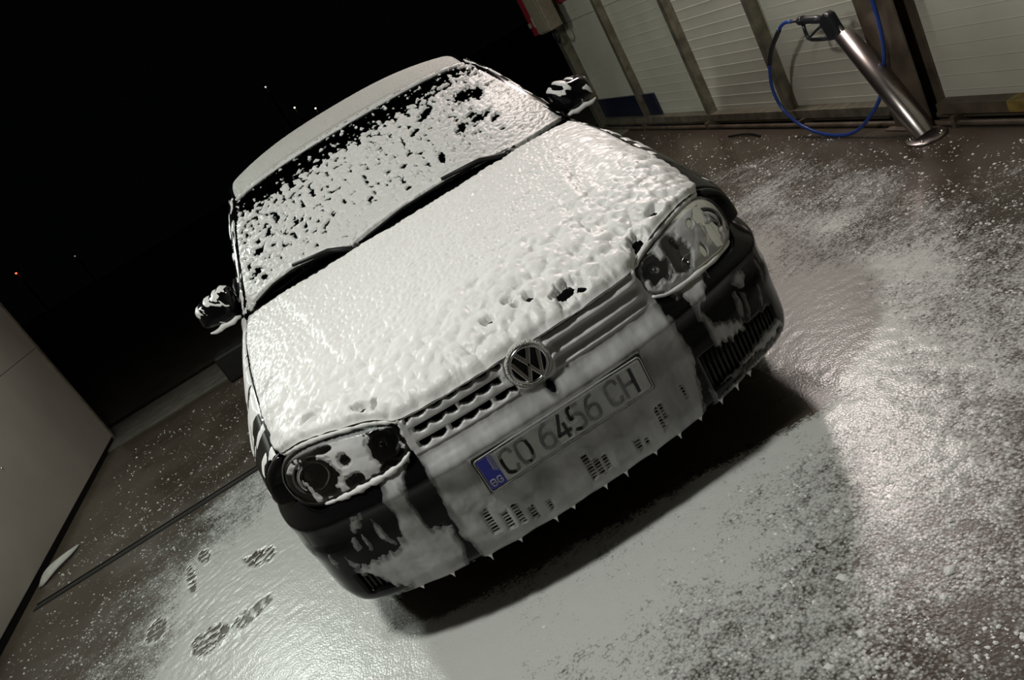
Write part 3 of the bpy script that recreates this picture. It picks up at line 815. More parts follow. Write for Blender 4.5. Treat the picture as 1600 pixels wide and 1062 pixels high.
GLY = {   # stroke letters on a unit box (x 0..1, z 0..1)
    'C': [[(.92, .80), (.80, .97), (.45, 1), (.12, .90), (.05, .70), (.05, .30), (.12, .10), (.45, 0), (.80, .03), (.92, .20)]],
    'O': [[(.5, 1), (.15, .93), (.05, .70), (.05, .30), (.15, .07), (.5, 0), (.85, .07), (.95, .30), (.95, .70), (.85, .93), (.5, 1)]],
    '6': [[(.80, 1), (.45, .93), (.14, .62), (.05, .32), (.15, .07), (.5, 0), (.85, .07), (.95, .30), (.85, .54), (.5, .60), (.16, .50)]],
    '4': [[(.70, 0), (.70, .58)], [(.62, 1), (.05, .22), (1.0, .22)]],
    '5': [[(.88, 1), (.18, 1), (.12, .55), (.45, .64), (.82, .56), (.95, .32), (.85, .07), (.5, 0), (.10, .07)]],
    'H': [[(.05, 0), (.05, 1)], [(.95, 0), (.95, 1)], [(.05, .5), (.95, .5)]],
    'B': [[(.08, 0), (.08, 1), (.65, 1), (.88, .86), (.85, .62), (.6, .53), (.08, .53)], [(.6, .53), (.92, .42), (.92, .14), (.65, 0), (.08, 0)]],
    'G': [[(.92, .80), (.80, .97), (.45, 1), (.12, .90), (.05, .70), (.05, .30), (.12, .10), (.45, 0), (.80, .03), (.94, .22), (.94, .46), (.55, .46)]],
}
PT = np.array([0, .010, .523]); PB = np.array([0, .023, .411])    # plate's front face, top and bottom edge
def plate_point(x, z, off=0.0):
    t = (z-PB[2])/(PT[2]-PB[2]); return np.array([x, PB[1]+(PT[1]-PB[1])*t-off, z])
def plate():
    root = bpy.data.objects.new('number_plate', None); link(root, CAR); root.location = Vector((0, .017, .467)) - CAR.location
    def rrect(x0, x1, z0, z1, r, off):
        out = []
        for cx, cz, a0 in ((x1-r, z1-r, 0), (x0+r, z1-r, 90), (x0+r, z0+r, 180), (x1-r, z0+r, 270)):
            for k in range(5):
                a = math.radians(a0+22.5*k); out.append(plate_point(cx+r*math.cos(a), cz+r*math.sin(a), off))
        return out
    def slab(nm, x0, x1, z0, z1, r, f, bk, m):
        a = rrect(x0, x1, z0, z1, r, f); b = rrect(x0, x1, z0, z1, r, bk); n = len(a)
        build(nm, a+b, [tuple(range(n))[::-1], tuple(range(n, 2*n))] + [(i, (i+1) % n, n+(i+1) % n, n+i) for i in range(n)], m, root, smooth=False)
    slab('holder', -.264, .264, .406, .528, .006, -.003, -.014, 'plastic')
    slab('plate', -.260, .260, .411, .523, .010, .0, -.004, 'plate')
    # raised black rim
    a = rrect(-.258, .258, .413, .521, .009, .001); b = rrect(-.2545, .2545, .4165, .5175, .007, .001); n = len(a)
    build('rim', a+b, [(i, (i+1) % n, n+(i+1) % n, n+i) for i in range(n)], 'ink', root, smooth=False)
    slab('country_band', -.2535, -.209, .4175, .5165, .004, .0012, 0, 'plate_blue')
    def glyph(ch, x, z, w, h, th, m, off):
        parts = []
        for st in GLY[ch]:
            pts = [np.array([x+p[0]*w, z+p[1]*h]) for p in st]
            if len(pts) > 2 and ch not in '4H': pts = list(spline(np.array(pts))(np.linspace(0, 1, 40)))
            for p, q in zip(pts[:-1], pts[1:]):
                d = q-p; l = np.linalg.norm(d); d /= l; nn = np.array([-d[1], d[0]])*th/2; e = d*th*.28
                V = [plate_point(*(p-e+nn), off), plate_point(*(q+e+nn), off), plate_point(*(q+e-nn), off), plate_point(*(p-e-nn), off)]
                V += [v + np.array([0, .0015, 0]) for v in V]
                parts.append((V, [(3, 2, 1, 0), (0, 1, 5, 4), (1, 2, 6, 5), (2, 3, 7, 6), (3, 0, 4, 7)]))
        build('letter' if ch.isalpha() else 'digit', *merge(parts), m, root, smooth=False)
    x = -.196
    for ch, gap in (('C', .0), ('O', .0), ('6', .022), ('4', 0), ('5', 0), ('6', 0), ('C', .022), ('H', 0)):
        x += gap; glyph(ch, x, .4295, .038, .075, .0095, 'ink', .0022); x += .0478
    glyph('B', -.247, .426, .013, .020, .0035, 'white', .0024); glyph('G', -.229, .426, .013, .020, .0035, 'white', .0024)
plate()

def wipers():
    def wiper(us, vs, pivot_u):
        u = np.linspace(us[0], us[1], 24); v = np.interp(u, np.linspace(us[0], us[1], len(vs)), vs)
        P = screen_point(u, v); n = np.array([0, -.45, .88])
        root = bpy.data.objects.new('wiper', None); link(root, CAR); root.location = Vector(P[0]) - CAR.location
        build('blade', *tube_geo(P+n*.010, .005, 8), 'rubber', root)
        m = P[12]+n*.03; pv = screen_point(np.array([pivot_u]), np.array([.01]))[0] + np.array([0, -.03, .0])
        build('arm', *tube_geo([pv, pv*.6+m*.4+np.array([0, 0, .02]), m], [.014, .009, .007], 8), 'plastic', root)
        build('pivot_cap', *lathe_geo([(.0001, .022), (.012, .018), (.018, 0), (.018, -.02)], pv, (0, -.3, .95), 16), 'plastic', root)
    wiper((-.93, -.36), (.03, .08, .095, .07, .035), -.30); wiper((-.24, .62), (.02, .060, .062, .05, .02), .56)
wipers()
# ================================================================== FOAM ON THE CAR
def hood_foam():
    U, V = uv(430, 300); P = hood_point(U, V); X, Y = P[..., 0], P[..., 1]
    wx = X + .006*fbm(X/.07, Y/.07, 1); wy = Y + .006*fbm(X/.07+9, Y/.07-5, 1)
    front = 1-sstep(.06, .42, V + .10*fbm(X/.2, Y/.2, 2) - .10*sstep(-.2, .5, X))
    right = sstep(.0, .10, X-(.37+.24*V))
    big = lumps(wx, wy, .052, .85)*.016 + lumps(wx+.3, wy+.1, .030, .85)*.005
    pit = lambda sx, sy, r, o=0: np.exp(-(worley(wx/sx+o, wy/sy+o)/r)**2)
    small = .006 + lumps(wx, wy*.8, .034, .9)*.0030 - .0050*pit(.024, .034, .26) - .0030*pit(.016, .022, .25, 7.3)
    rip = lumps(wx*.75 + wy*.25, wy*1.25, .026, .85)*.0042
    h = .008 + .004*fbm(X/.12, Y/.12, 3) + front*(big - .006*pit(.045, .055, .22, 3.1)) + (1-front)*(small*(1-right) + rip*right)
    h = h*(.55 + .45*sstep(0, .02, V)) * (.45 + .55*sstep(0, .03, 1-np.abs(U)))*(.5+.5*sstep(0, .02, 1-V))
    wob = .45*fbm(X/.02, Y/.02, 3)
    for x, y, a, b, q in ((.188, .104, .028, .017, .3), (.102, .147, .010, .012, 0), (.05, .172, .012, .008, 0), (-.026, .15, .012, .010, 0), (.06, .145, .008, .006, 0),
                          (-.576, .262, .016, .006, .5), (-.435, .170, .014, .007, -.4), (-.70, .61, .02, .005, .2), (.532, .214, .018, .010, .4), (.434, .150, .020, .014, .6), (-.395, .155, .010, .006, .2), (.225, .095, .015, .009, .2)):
        dx, dy = X-x, Y-y; c, s = math.cos(q), math.sin(q)
        d = np.sqrt(((dx*c+dy*s)/a)**2+((-dx*s+dy*c)/b)**2) + wob
        h = np.where(d < 2.2, h*sstep(1.0, 2.0, d) - .004*(d < 1.05), h)
    a = np.linspace(0, 1, 260); e = HF(a); w = np.where(e[:, 0] < .36, .004, .0075)*(1+.35*fbm(a*30, a*0+2, 2)); w[-1] = w[-2] = .001
    for sg in (-1, 1):
        q = e.copy(); q[:, 0] *= sg; q[:, 1] -= np.where(e[:, 0] < .36, .0, .004); q[:, 2] -= np.where(e[:, 0] < .36, -.002, .002)
        o = tube('bonnet_foam_lip', q, w, 'foam', CAR, seg=10); o['kind'] = 'stuff'
    coat('bonnet_foam', P, h, 'foam', CAR, sign=1, label='thick lumpy white foam over the bonnet')

def screen_foam():
    U, V = uv(440, 220); P = screen_point(U, V); X = P[..., 0]; L = V*.75
    n = fbm(X/.030+3, L/.026, 3, .55)
    n2 = fbm(X/.09, L/.08+4, 2)
    left = 1-sstep(-.45, -.05, X); right = sstep(.42, .52, X)*(1-sstep(.45, .62, V))
    b = .70 - .30*left*sstep(.1, .35, V) - .22*sstep(.35, .75, V) + .9*right + .5*(1-sstep(.08, .25, V))*(1-.7*left) + .25*n2
    top = sstep(.70, .86, V + .05*n2 - .05*sstep(.3, .55, X))
    b = b - 1.25*top + .25*sstep(.35, .6, X)*top
    b = np.where(V > .985, 1.2, b)
    b = b + .8*sstep(.935, 1., np.abs(U))
    f = b + 1.22*n
    wob = .55*fbm(X/.018, L/.018, 3)
    for x, z, a, c, q in ((.369, 1.141, .030, .022, .5), (.454, 1.137, .034, .022, -.3), (.44, 1.16, .02, .016, 0), (.223, 1.091, .016, .034, -.35), (.513, 1.105, .022, .014, .5), (.500, 1.135, .024, .011, .2), (.475, 1.234, .05, .035, .2),
                           (.53, 1.215, .03, .04, -.4), (-.097, 1.10, .016, .010, .6), (.051, 1.064, .018, .009, .3), (-.601, 1.13, .022, .020, .2), (-.645, 1.069, .022, .014, .5), (-.625, 1.045, .014, .022, .3), (.288, 1.254, .045, .02, .3), (.083, 1.134, .013, .012, 0), (.13, 1.16, .015, .01, .2), (.20, 1.215, .03, .012, .4), (-.30, 1.10, .018, .008, .5), (-.40, 1.16, .012, .014, 0), (.505, 1.06, .012, .010, 0), (-.53, 1.17, .016, .014, .3)):
        dx, dz = X-x, (P[..., 2]-z)*1.7; cq, s = math.cos(q), math.sin(q)
        d = np.sqrt(((dx*cq+dz*s)/a)**2+((-dx*s+dz*cq)/c)**2) + wob
        f = np.where(d < 1.35, np.minimum(f, (d-1.05)*2), f)
    # the two dark gaps above the wipers
    lo = np.where(X < -.28, .012+.095*np.clip(1-((X+.50)/.24)**2, 0, 1)**.7, .012+.062*np.clip(1-((X-.08)/.36)**2, 0, 1)**.7)
    f = np.minimum(f, (V-lo+.004*n)*60)
    lum = lumps(X+.008*n, L+.008*n2, .024, .8)*.0035 + .0018*fbm(X/.02, L/.012, 2)
    ridge = .006*np.exp(-((V-lo-.012)/.012)**2)
    h = np.minimum(f*.012, .0055) + np.where(f > .15, lum*np.clip((f-.15)/.5, 0, 1), 0) + np.where(f > 0, ridge*np.clip(f*2, 0, 1), 0)
    coat('windscreen_foam', P, h, 'foam_glass', CAR, sign=1, label='broken sheet of white foam with dark holes on the windscreen')

def roof_foam():
    U, V = uv(420, 260, -1, 1, 0, .8); P = roof_point(U, V); X, Y = P[..., 0], P[..., 1]
    h = .005 + lumps(X, Y, .016, .75)*.0032 + .0012*fbm(X/.01, Y/.01, 2)
    h = h*sstep(0, .02, 1-np.abs(U))
    h = np.where(np.abs(V-.022) < .004, h*.25, h)
    coat('roof_foam', P, h, 'foam_fine', CAR, sign=1, label='thin grainy layer of foam on the roof')

def fender_foam():
    for sg in (-1, 1):
        yc, r = .88, .345
        ys = np.linspace(.337, 1.43, 260); xb, zb = belt(ys)
        zl = np.where(np.abs(ys-yc) < r, .31+np.sqrt(np.clip(r*r-(ys-yc)**2, 0, None)), .60)+.01
        t = np.linspace(.0, 1, 110)**1.3
        Z = zb[:, None]+(zl-zb)[:, None]*t; Y = np.repeat(ys[:, None], 110, 1); P = np.stack([side_x(Y, Z)*sg, Y, Z], -1)
        dz = zb[:, None]-Z
        n = fbm(Y/.10+sg*3, dz/.05+Y/.12, 3)
        if sg < 0: b = .50 - dz*4.0 - .55*(1-sstep(.45, .80, Y)) + .2*sstep(.9, 1.2, Y)
        else: b = -.15 - dz*3.0 - .5*(1-sstep(.55, .8, Y))
        f = b + .75*n + .35*np.maximum(0, fbm(Y/.05, dz/.25+2, 2))
        f = np.minimum(f, dz*90-.25)
        h = np.minimum(f*.012, .005)
        coat('fender_foam', P, h, 'foam', CAR, sign=-1. if sg > 0 else 1., label='streaky foam on the front fender')
        # streaks on the screen pillar
        v = np.linspace(.0, 1, 200); W = screen_point(np.full(200, 1.0), v)
        O = spline([(.765, 1.352, .947), (.782, 1.46, .960), (.735, 1.70, 1.12), (.675, 1.93, 1.285), (.645, 2.05, 1.345)])(v)
        K = np.stack([W+np.array([0, -.003, .003]), W*.75+O*.25+np.array([.004, -.010, .012]), (W+O)/2+np.array([.012, -.012, .016]), W*.25+O*.75+np.array([.014, -.006, .008]), O], 1)
        tt = np.linspace(0, 4, 25); i = np.minimum(tt.astype(int), 3); fr = (tt-i)[None, :, None]
        P = K[:, i]*(1-fr)+K[:, i+1]*fr; P = P*np.array([sg, 1, 1])
        A, B = np.meshgrid(v, tt/4, indexing='ij')
        f = .55*fbm(A*9+sg, B*5+A*3, 3) - .12 - .25*np.abs(B-.35)
        h = np.minimum(f*.01, .0035)
        coat('pillar_foam', P, h, 'foam', CAR, sign=-1. if sg > 0 else 1.)
        # mirror shell
        G = MIRS[sg]; k, n_ = G.shape[:2]
        G = np.concatenate([G, G[:, :1]], 1)
        a = np.linspace(0, k-1.001, 60); b = np.linspace(0, n_-.001, 150); ia = a.astype(int); ib = b.astype(int); fa = (a-ia)[:, None, None]; fb = (b-ib)[None, :, None]
        P = (G[ia][:, ib]*(1-fa)*(1-fb)+G[ia+1][:, ib]*fa*(1-fb)+G[ia][:, ib+1]*(1-fa)*fb+G[ia+1][:, ib+1]*fa*fb)
        zt = (P[..., 2]-1.022)/.06; n = fbm(P[..., 0]/.05+sg, P[..., 2]/.04+P[..., 0]/.05, 3)
        f = -.26 + .55*np.clip(zt-.3, -1, 1) + .9*n + .9*np.clip(-zt-.65, 0, 1)
        f = np.minimum(f, (k-1-a)[:, None]*.4)
        h = np.minimum(f*.012, .005)
        coat('mirror_foam', P, h, 'foam', CAR, sign=1. if sg < 0 else -1., label='streaks of foam on the mirror shell')
        tube('mirror_drip', [(sg*(.80+.02*i), 1.44, .955+.004*math.sin(i*2)) for i in range(8)], [.006, .010, .012, .010, .013, .010, .008, .003], 'foam', CAR, seg=10)

def headlight_foam():
    HOLES = {-1: [(.640, .658, .055, .060), (.430, .660, .042, .046), (.547, .674, .016, .018), (.552, .616, .024, .018), (.590, .716, .026, .010), (.445, .612, .026, .010), (.715, .62, .035, .05)],
             1: [(.428, .676, .034, .040), (.508, .702, .030, .018), (.515, .655, .036, .046), (.645, .694, .020, .022), (.602, .700, .011, .010), (.665, .632, .026, .034), (.705, .695, .040, .040), (.592, .627, .010, .016), (.73, .65, .03, .05), (.46, .65, .02, .03)]}
    for sg in (-1, 1):
        x = np.linspace(.355, .765, 165); z = np.linspace(.565, .748, 75); X, Z = np.meshgrid(x, z, indexing='ij')
        ou = [(a, b) for a, b in zip(HLT_X, HLT_Z)] + [(a, b) for a, b in zip(HLB_X[::-1], HLB_Z[::-1])][1:-1]
        ou = spline(np.array(ou+[ou[0]]))(np.linspace(0, 1, 60)[:-1])
        sd = poly_sd(X, Z, ou)
        Y = lens_y(X, Z) - .0135*sstep(0.004, .05, sd)**.6 - .002
        P = np.stack([X*sg, Y, Z], -1)
        n = fbm(X/.03+sg*7, Z/.03, 3)
        f = .9 + .5*n
        for hx, hz, a, b in HOLES[sg]:
            d = np.sqrt(((X-hx)/a)**2+((Z-hz)/b)**2) + .28*n
            f = np.minimum(f, (d-1)*1.6)
        f = np.minimum(f, (sd-.010)*60)
        h = np.minimum(f*.008, .0035) + np.where(f > .3, .002*lumps(X, Z, .03), 0)
        coat('headlight_foam', P, h, 'film_thick', CAR, thick=.55+.45*sstep(0, .5, f), sign=-1. if sg < 0 else 1., label='foam film with holes over the headlamp glass')
        # thick ridge of foam lodged on the lower rim
        q = np.linspace(.70 if sg > 0 else .665, .385, 40); zz = np.interp(q, HLB_X, HLB_Z); yy = lens_y(q, zz)-.006
        pts = np.stack([q*sg, yy, zz+.003], -1); rr = .0095*np.sin(np.linspace(.15, 3.0, 40))**.5*(1+.25*np.sin(np.arange(40)*.9)+.15*np.sin(np.arange(40)*2.1)) if sg < 0 else .008*np.sin(np.linspace(.1, 3.0, 40))**.5*(1+.15*np.sin(np.arange(40)*.7))
        tube('headlight_foam_ridge', pts, rr, 'foam', CAR, seg=10)

def front_film():
    ns, nz = 560, 185
    S, Z = np.meshgrid(np.linspace(-.93, .93, ns), np.linspace(.192, .712, nz), indexing='ij')
    P = bumper_point(S, Z); X = P[..., 0].copy(); ax = np.abs(X)
    n = fbm(X/.05+2, Z/.06, 3); n2 = fbm(X/.02, Z/.02+8, 2)
    xw = X + .008*n + .006*fbm(X/.02, Z/.09, 2); zw = Z + .008*n2 + .010*fbm(X/.015+3, Z/.2, 2)
    MAIN = [(-.372, .712), (-.374, .593), (-.384, .536), (-.386, .453), (-.391, .378), (-.391, .299), (-.383, .227), (-.378, .190), (.365, .190), (.385, .271), (.401, .358), (.409, .418), (.403, .477), (.399, .553), (.388, .598), (.372, .712)]
    R2 = [(.415, .604), (.440, .575), (.468, .552), (.477, .518), (.487, .464), (.482, .426), (.485, .374), (.53, .362), (.600, .352), (.609, .388), (.555, .415), (.516, .440), (.503, .476), (.498, .515), (.525, .548), (.57, .572), (.62, .585), (.6, .60)]
    L2 = [(-.40, .60), (-.416, .578), (-.452, .541), (-.464, .468), (-.466, .424), (-.456, .388), (-.404, .372), (-.405, .293), (-.43, .225), (-.405, .212), (-.39, .190), (-.70, .190), (-.69, .225), (-.615, .226), (-.605, .246), (-.645, .266), (-.665, .305), (-.715, .352), (-.665, .368), (-.576, .366), (-.546, .392), (-.518, .456), (-.521, .499), (-.506, .562), (-.50, .60)]
    POLY = [R2, L2,
            [(.628, .515), (.655, .520), (.678, .485), (.664, .455), (.640, .470), (.622, .492)], [(.612, .465), (.625, .470), (.622, .42), (.612, .380), (.603, .385)], [(.640, .45), (.652, .445), (.640, .395), (.626, .358), (.622, .375)], [(.700, .43), (.712, .425), (.697, .365), (.688, .350), (.690, .39)], [(.735, .50), (.745, .49), (.742, .43), (.734, .40)],
            [(-.590, .53), (-.612, .525), (-.645, .490), (-.640, .472), (-.610, .480)], [(-.578, .500), (-.590, .470), (-.592, .430), (-.566, .392), (-.556, .402), (-.572, .45)], [(-.652, .462), (-.668, .455), (-.665, .415), (-.652, .420)], [(-.750, .43), (-.765, .40), (-.758, .37), (-.742, .395)], [(-.705, .41), (-.715, .38), (-.70, .355), (-.692, .37)], [(-.625, .452), (-.640, .43), (-.632, .40), (-.622, .42)],
            [(.40, .205), (.55, .222), (.74, .236), (.74, .25), (.60, .243), (.41, .228)], [(.415, .30), (.43, .26), (.425, .20), (.40, .20), (.41, .25)], [(.66, .30), (.74, .285), (.75, .262), (.66, .258), (.52, .262), (.45, .268), (.56, .275)]]
    sd = poly_sd(xw, zw, MAIN)
    for p in POLY: sd = np.maximum(sd, poly_sd(xw, zw, p))
    # scalloped lower edge between the drips
    DR = np.array([-.70, -.60, -.50, -.375, -.275, -.155, -.095, .015, .085, .19, .28, .362, .45, .52, .58, .74])
    k = np.clip(np.searchsorted(DR, X)-1, 0, len(DR)-2); ph = np.clip((X-DR[k])/(DR[k+1]-DR[k]), 0, 1); wdt = DR[k+1]-DR[k]
    low = .199 + wdt*.16*np.sin(np.pi*ph)**.7 + .03*sstep(.62, .86, ax)*1.0
    sd = np.minimum(sd, Z-low)
    # grille: gaps between the slats stay dark on the left, ridged film on the right
    gl = (X < -.062+.01*n) & (X > -.352)
    for i, (zr, hh) in enumerate(((.702, .011), (.661, .010), (.620, .010))):
        sc_ = .011*np.abs(np.sin(np.pi*(X/.047+.33*i)))
        hole = np.minimum(zr+hh-Z, Z-(zr-hh+.010-sc_))
        hole = np.where(gl, hole, -1.)
        br = np.abs(np.sin(np.pi*(X/.135+.2+.37*i)))*.03-.004 if i else np.full(X.shape, .05)
        sd = np.minimum(sd, -np.minimum(hole, br))
    # round badge and the small gap below it stay free
    sd = np.minimum(sd, np.hypot(X, Z-.661)-.0625)
    sd = np.minimum(sd, (np.hypot((X-.022)/.011, (Z-.575)/.019)-1)*.012)
    # the plate carries its own film
    pr = np.minimum(.259-ax, np.minimum(Z-.4115, .5225-Z)); sd = np.minimum(sd, -pr)
    sd0 = sd.copy()
    # slots of the lower grille showing through
    for cx, z0, z1, w in ((-.309, .282, .366, .022), (-.266, .272, .330, .020), (-.232, .268, .335, .018), (-.196, .262, .300, .018), (-.146, .258, .292, .016), (.0, .268, .352, .018), (.022, .262, .320, .020), (.048, .265, .315, .018), (.150, .262, .30, .020), (.176, .262, .282, .012), (.240, .268, .345, .014), (.256, .30, .352, .013), (.335, .315, .355, .010)):
        ins = np.minimum(w/2-np.abs(X-cx-.12*(Z-.30)*0), np.minimum(Z-z0, z1-Z)+.006*n2)
        slot = .0034-np.abs(((Z+.0) % .0105)-.00525)
        sd = np.minimum(sd, -np.minimum(ins, slot))
    h = np.clip(sd/.004, -1, 1)*.0032
    # rims and slats press through: lift the film over them
    right = (X > .06).astype(float)*sstep(.595, .61, Z)
    wave = .009*np.cos((Z-.600)/.0405*2*np.pi)*right*(1-sstep(.33, .37, ax))
    slat = (X < -.06)*.004*sstep(.595, .60, Z)
    roundcol = .010*(1-sstep(.0, .02, np.abs(np.hypot(X, Z-.661)-.066)))
    fat = .0035*sstep(.0, .02, sd)*(.4+n.clip(-.4, 1))
    h = np.where(h > 0, h + np.maximum(0, fat)*.6 + .0012 + .003*sstep(.58, .60, Z) + wave + slat + roundcol, h)
    h = np.where((h <= 0) & (sd > 0), .0005, h)
    edge = sstep(-.012, -.002, pr)*(ax < .275)
    h = np.where(h > 0, h + .016*edge, h)
    thk = np.maximum(.30 + .70*sstep(0, .018, sd0), sstep(.585, .60, Z)*1.7)
    coat('front_foam_film', P, h, 'film', CAR, sign=1., lo=-.001, thick=thk, label='thin grey foam film over grille, bumper and lower grille')
    # film on the plate
    x = np.linspace(-.2605, .2605, 300); z = np.linspace(.4105, .5235, 70); X, Z = np.meshgrid(x, z, indexing='ij')
    Y = PB[1]+(PT[1]-PB[1])*(Z-PB[2])/(PT[2]-PB[2]) - .0030
    n = fbm(X/.02, Z/.02, 3); xw = X+.002*n; zw = Z+.002*fbm(X/.02+5, Z/.02, 2)
    sd = np.full(X.shape, .01)
    for p in ([(-.036, .425), (-.036, .45), (-.012, .512), (.004, .512), (.004, .46), (.012, .458), (.012, .436), (.002, .425)],
              [(.013, .462), (.015, .512), (.034, .512), (.028, .475), (.034, .468), (.024, .458)], [(.014, .427), (.014, .443), (.034, .441), (.040, .431), (.036, .424)],
              [(.210, .424), (.210, .512), (.227, .512), (.227, .424)], [(-.124, .505), (-.108, .495), (-.105, .455), (-.113, .44), (-.121, .45)], [(-.137, .440), (-.126, .443), (-.118, .431), (-.127, .424)],
              [(-.201, .49), (-.187, .488), (-.187, .452), (-.178, .443), (-.172, .424), (-.185, .423), (-.199, .436)],
              [(-.2585, .4135), (-.2585, .5215), (-.222, .5215), (-.224, .475), (-.207, .46), (-.205, .414)], [(-.20, .5165), (-.20, .5215), (.252, .5215), (.259, .513), (.259, .42), (.2535, .42), (.2535, .510), (.246, .5165)]):
        sd = np.minimum(sd, -poly_sd(xw, zw, p))
    h = np.clip(sd/.002, -1, 1)*.0012
    coat('plate_foam_film', np.stack([X, Y, Z], -1), h, 'film_plate', CAR, sign=1., lo=-.0005, thick=np.ones(X.shape), label='translucent foam film over the number plate')
    # drips hanging from the lower edge
    for i, x in enumerate(DR[1:-1]):
        q = bumper_point(np.array([float(np.sign(x)*np.interp(abs(x), _lp[:, 0], _ls))]), np.array([.206]))[0]; z0 = .204+.03*float(sstep(.62, .86, abs(x)))
        l = .012+.010*((i*7) % 5)/5
        build('foam_drip', *lathe_geo([(.013, -.012), (.008, -.004), (.0042, .003), (.002, l*.6), (.0001, l)], (q[0], q[1]-.006, z0), (0, 0, -1), 10), 'foam', CAR)

M['film_thick'] = foam_mat('headlight_foam_film', (0.62, 0.62, 0.61), 40, 0.12, rough=0.2, alpha=(0.82, 0.97))
M['film_plate'] = foam_mat('plate_foam_film', (0.55, 0.55, 0.54), 40, 0.05, rough=0.35, alpha=(0.22, 0.48))
hood_foam(); screen_foam(); roof_foam(); fender_foam(); headlight_foam(); front_film()

# ================================================================== FOAM ON THE FLOOR
COV = np.array([(-1.21, 1.14, 1), (-.78, .30, 1.05), (-.24, -.06, .84), (-.31, -.25, .74), (-.64, .06, 1.1), (-1.32, .66, 1.0), (-.9, .75, 1.1), (-1.0, 1.9, 1.0), (-1.2, 2.4, .85), (-1.5, 2.3, .6), (-1.55, 1.5, .85), (-1.6, 1.0, .8),
                (1.04, .69, 1.0), (.95, .35, 1.0), (1.2, 1.3, .75), (1.54, 1.77, .58), (1.5, 1.2, .60), (1.69, .92, .48), (1.2, .05, .60), (1.3, .4, .68), (.63, -.28, .66), (.54, -.12, .68), (.75, .1, .85), (.72, .28, 1.0), (.5, -.64, .44), (.07, -.55, .48), (.2, -.2, .75), (.35, .02, .78), (.1, .05, .80), (.25, -.45, .50),
                (2.1, 1.0, .16), (2.06, 2.8, .16), (1.85, 2.3, .40), (1.9, 1.65, .42), (2.3, 1.8, .05), (2.35, 3.5, .05), (1.5, 2.7, .5), (1.2, 2.4, .8), (-1.99, 1.25, .52), (-2.3, 1.6, .30), (-2.62, 2.22, .1), (-1.9, 2.2, .38), (-2.2, 2.4, .2), (-2.0, .8, .5), (-1.6, 2.9, .15), (-2.5, 3.5, .1), (-1.2, 3.2, .3), (-1.3, 4.2, .2), (-2.8, 1.0, .1), (1.5, -.3, .42), (1.8, .3, .35), (2.0, -.2, .2),
                (1.0, -.5, .46), (0.9, -1.0, .36), (.9, -.62, .46), (1.3, -.1, .54), (.70, -.80, .42), (1.6, .3, .46), (2.0, .6, .36), (2.2, 1.4, .22), (.5, -.85, .42), (1.75, 1.3, .50), (-1.6, 2.8, .32), (-2.0, 3.1, .26), (-1.25, 3.6, .34), (0, -1.0, .3), (-.5, -.8, .6), (-1, -.2, .8), (-1.5, .2, .7), (-2, 0, .4), (0, .6, .2), (0, 1.5, .0), (.5, 1.2, .2), (-.5, 1.2, .2), (0, 3, 0), (1.4, 4, .2), (-.45, .35, .75), (.45, .35, .5), (0, .38, .35)])
def cover(X, Y):
    num = np.zeros_like(X); den = np.zeros_like(X)
    for x, y, c in COV:
        w = 1/((X-x)**2+(Y-y)**2+.006)**1.8; num += w*c; den += w
    return num/den
PRINTS = [(-1.354, 1.446, .055, .085, .7), (-1.40, 1.50, .03, .06, 1.2), (-1.556, 1.025, .075, .085, .3), (-1.352, 1.024, .045, .085, -1.0), (-1.45, 1.04, .02, .07, -1.1), (-1.753, 1.672, .022, .16, .25), (-1.88, 1.391, .045, .09, .3), (-1.707, 1.829, .03, .09, .35), (-1.62, 1.08, .03, .04, .2)]
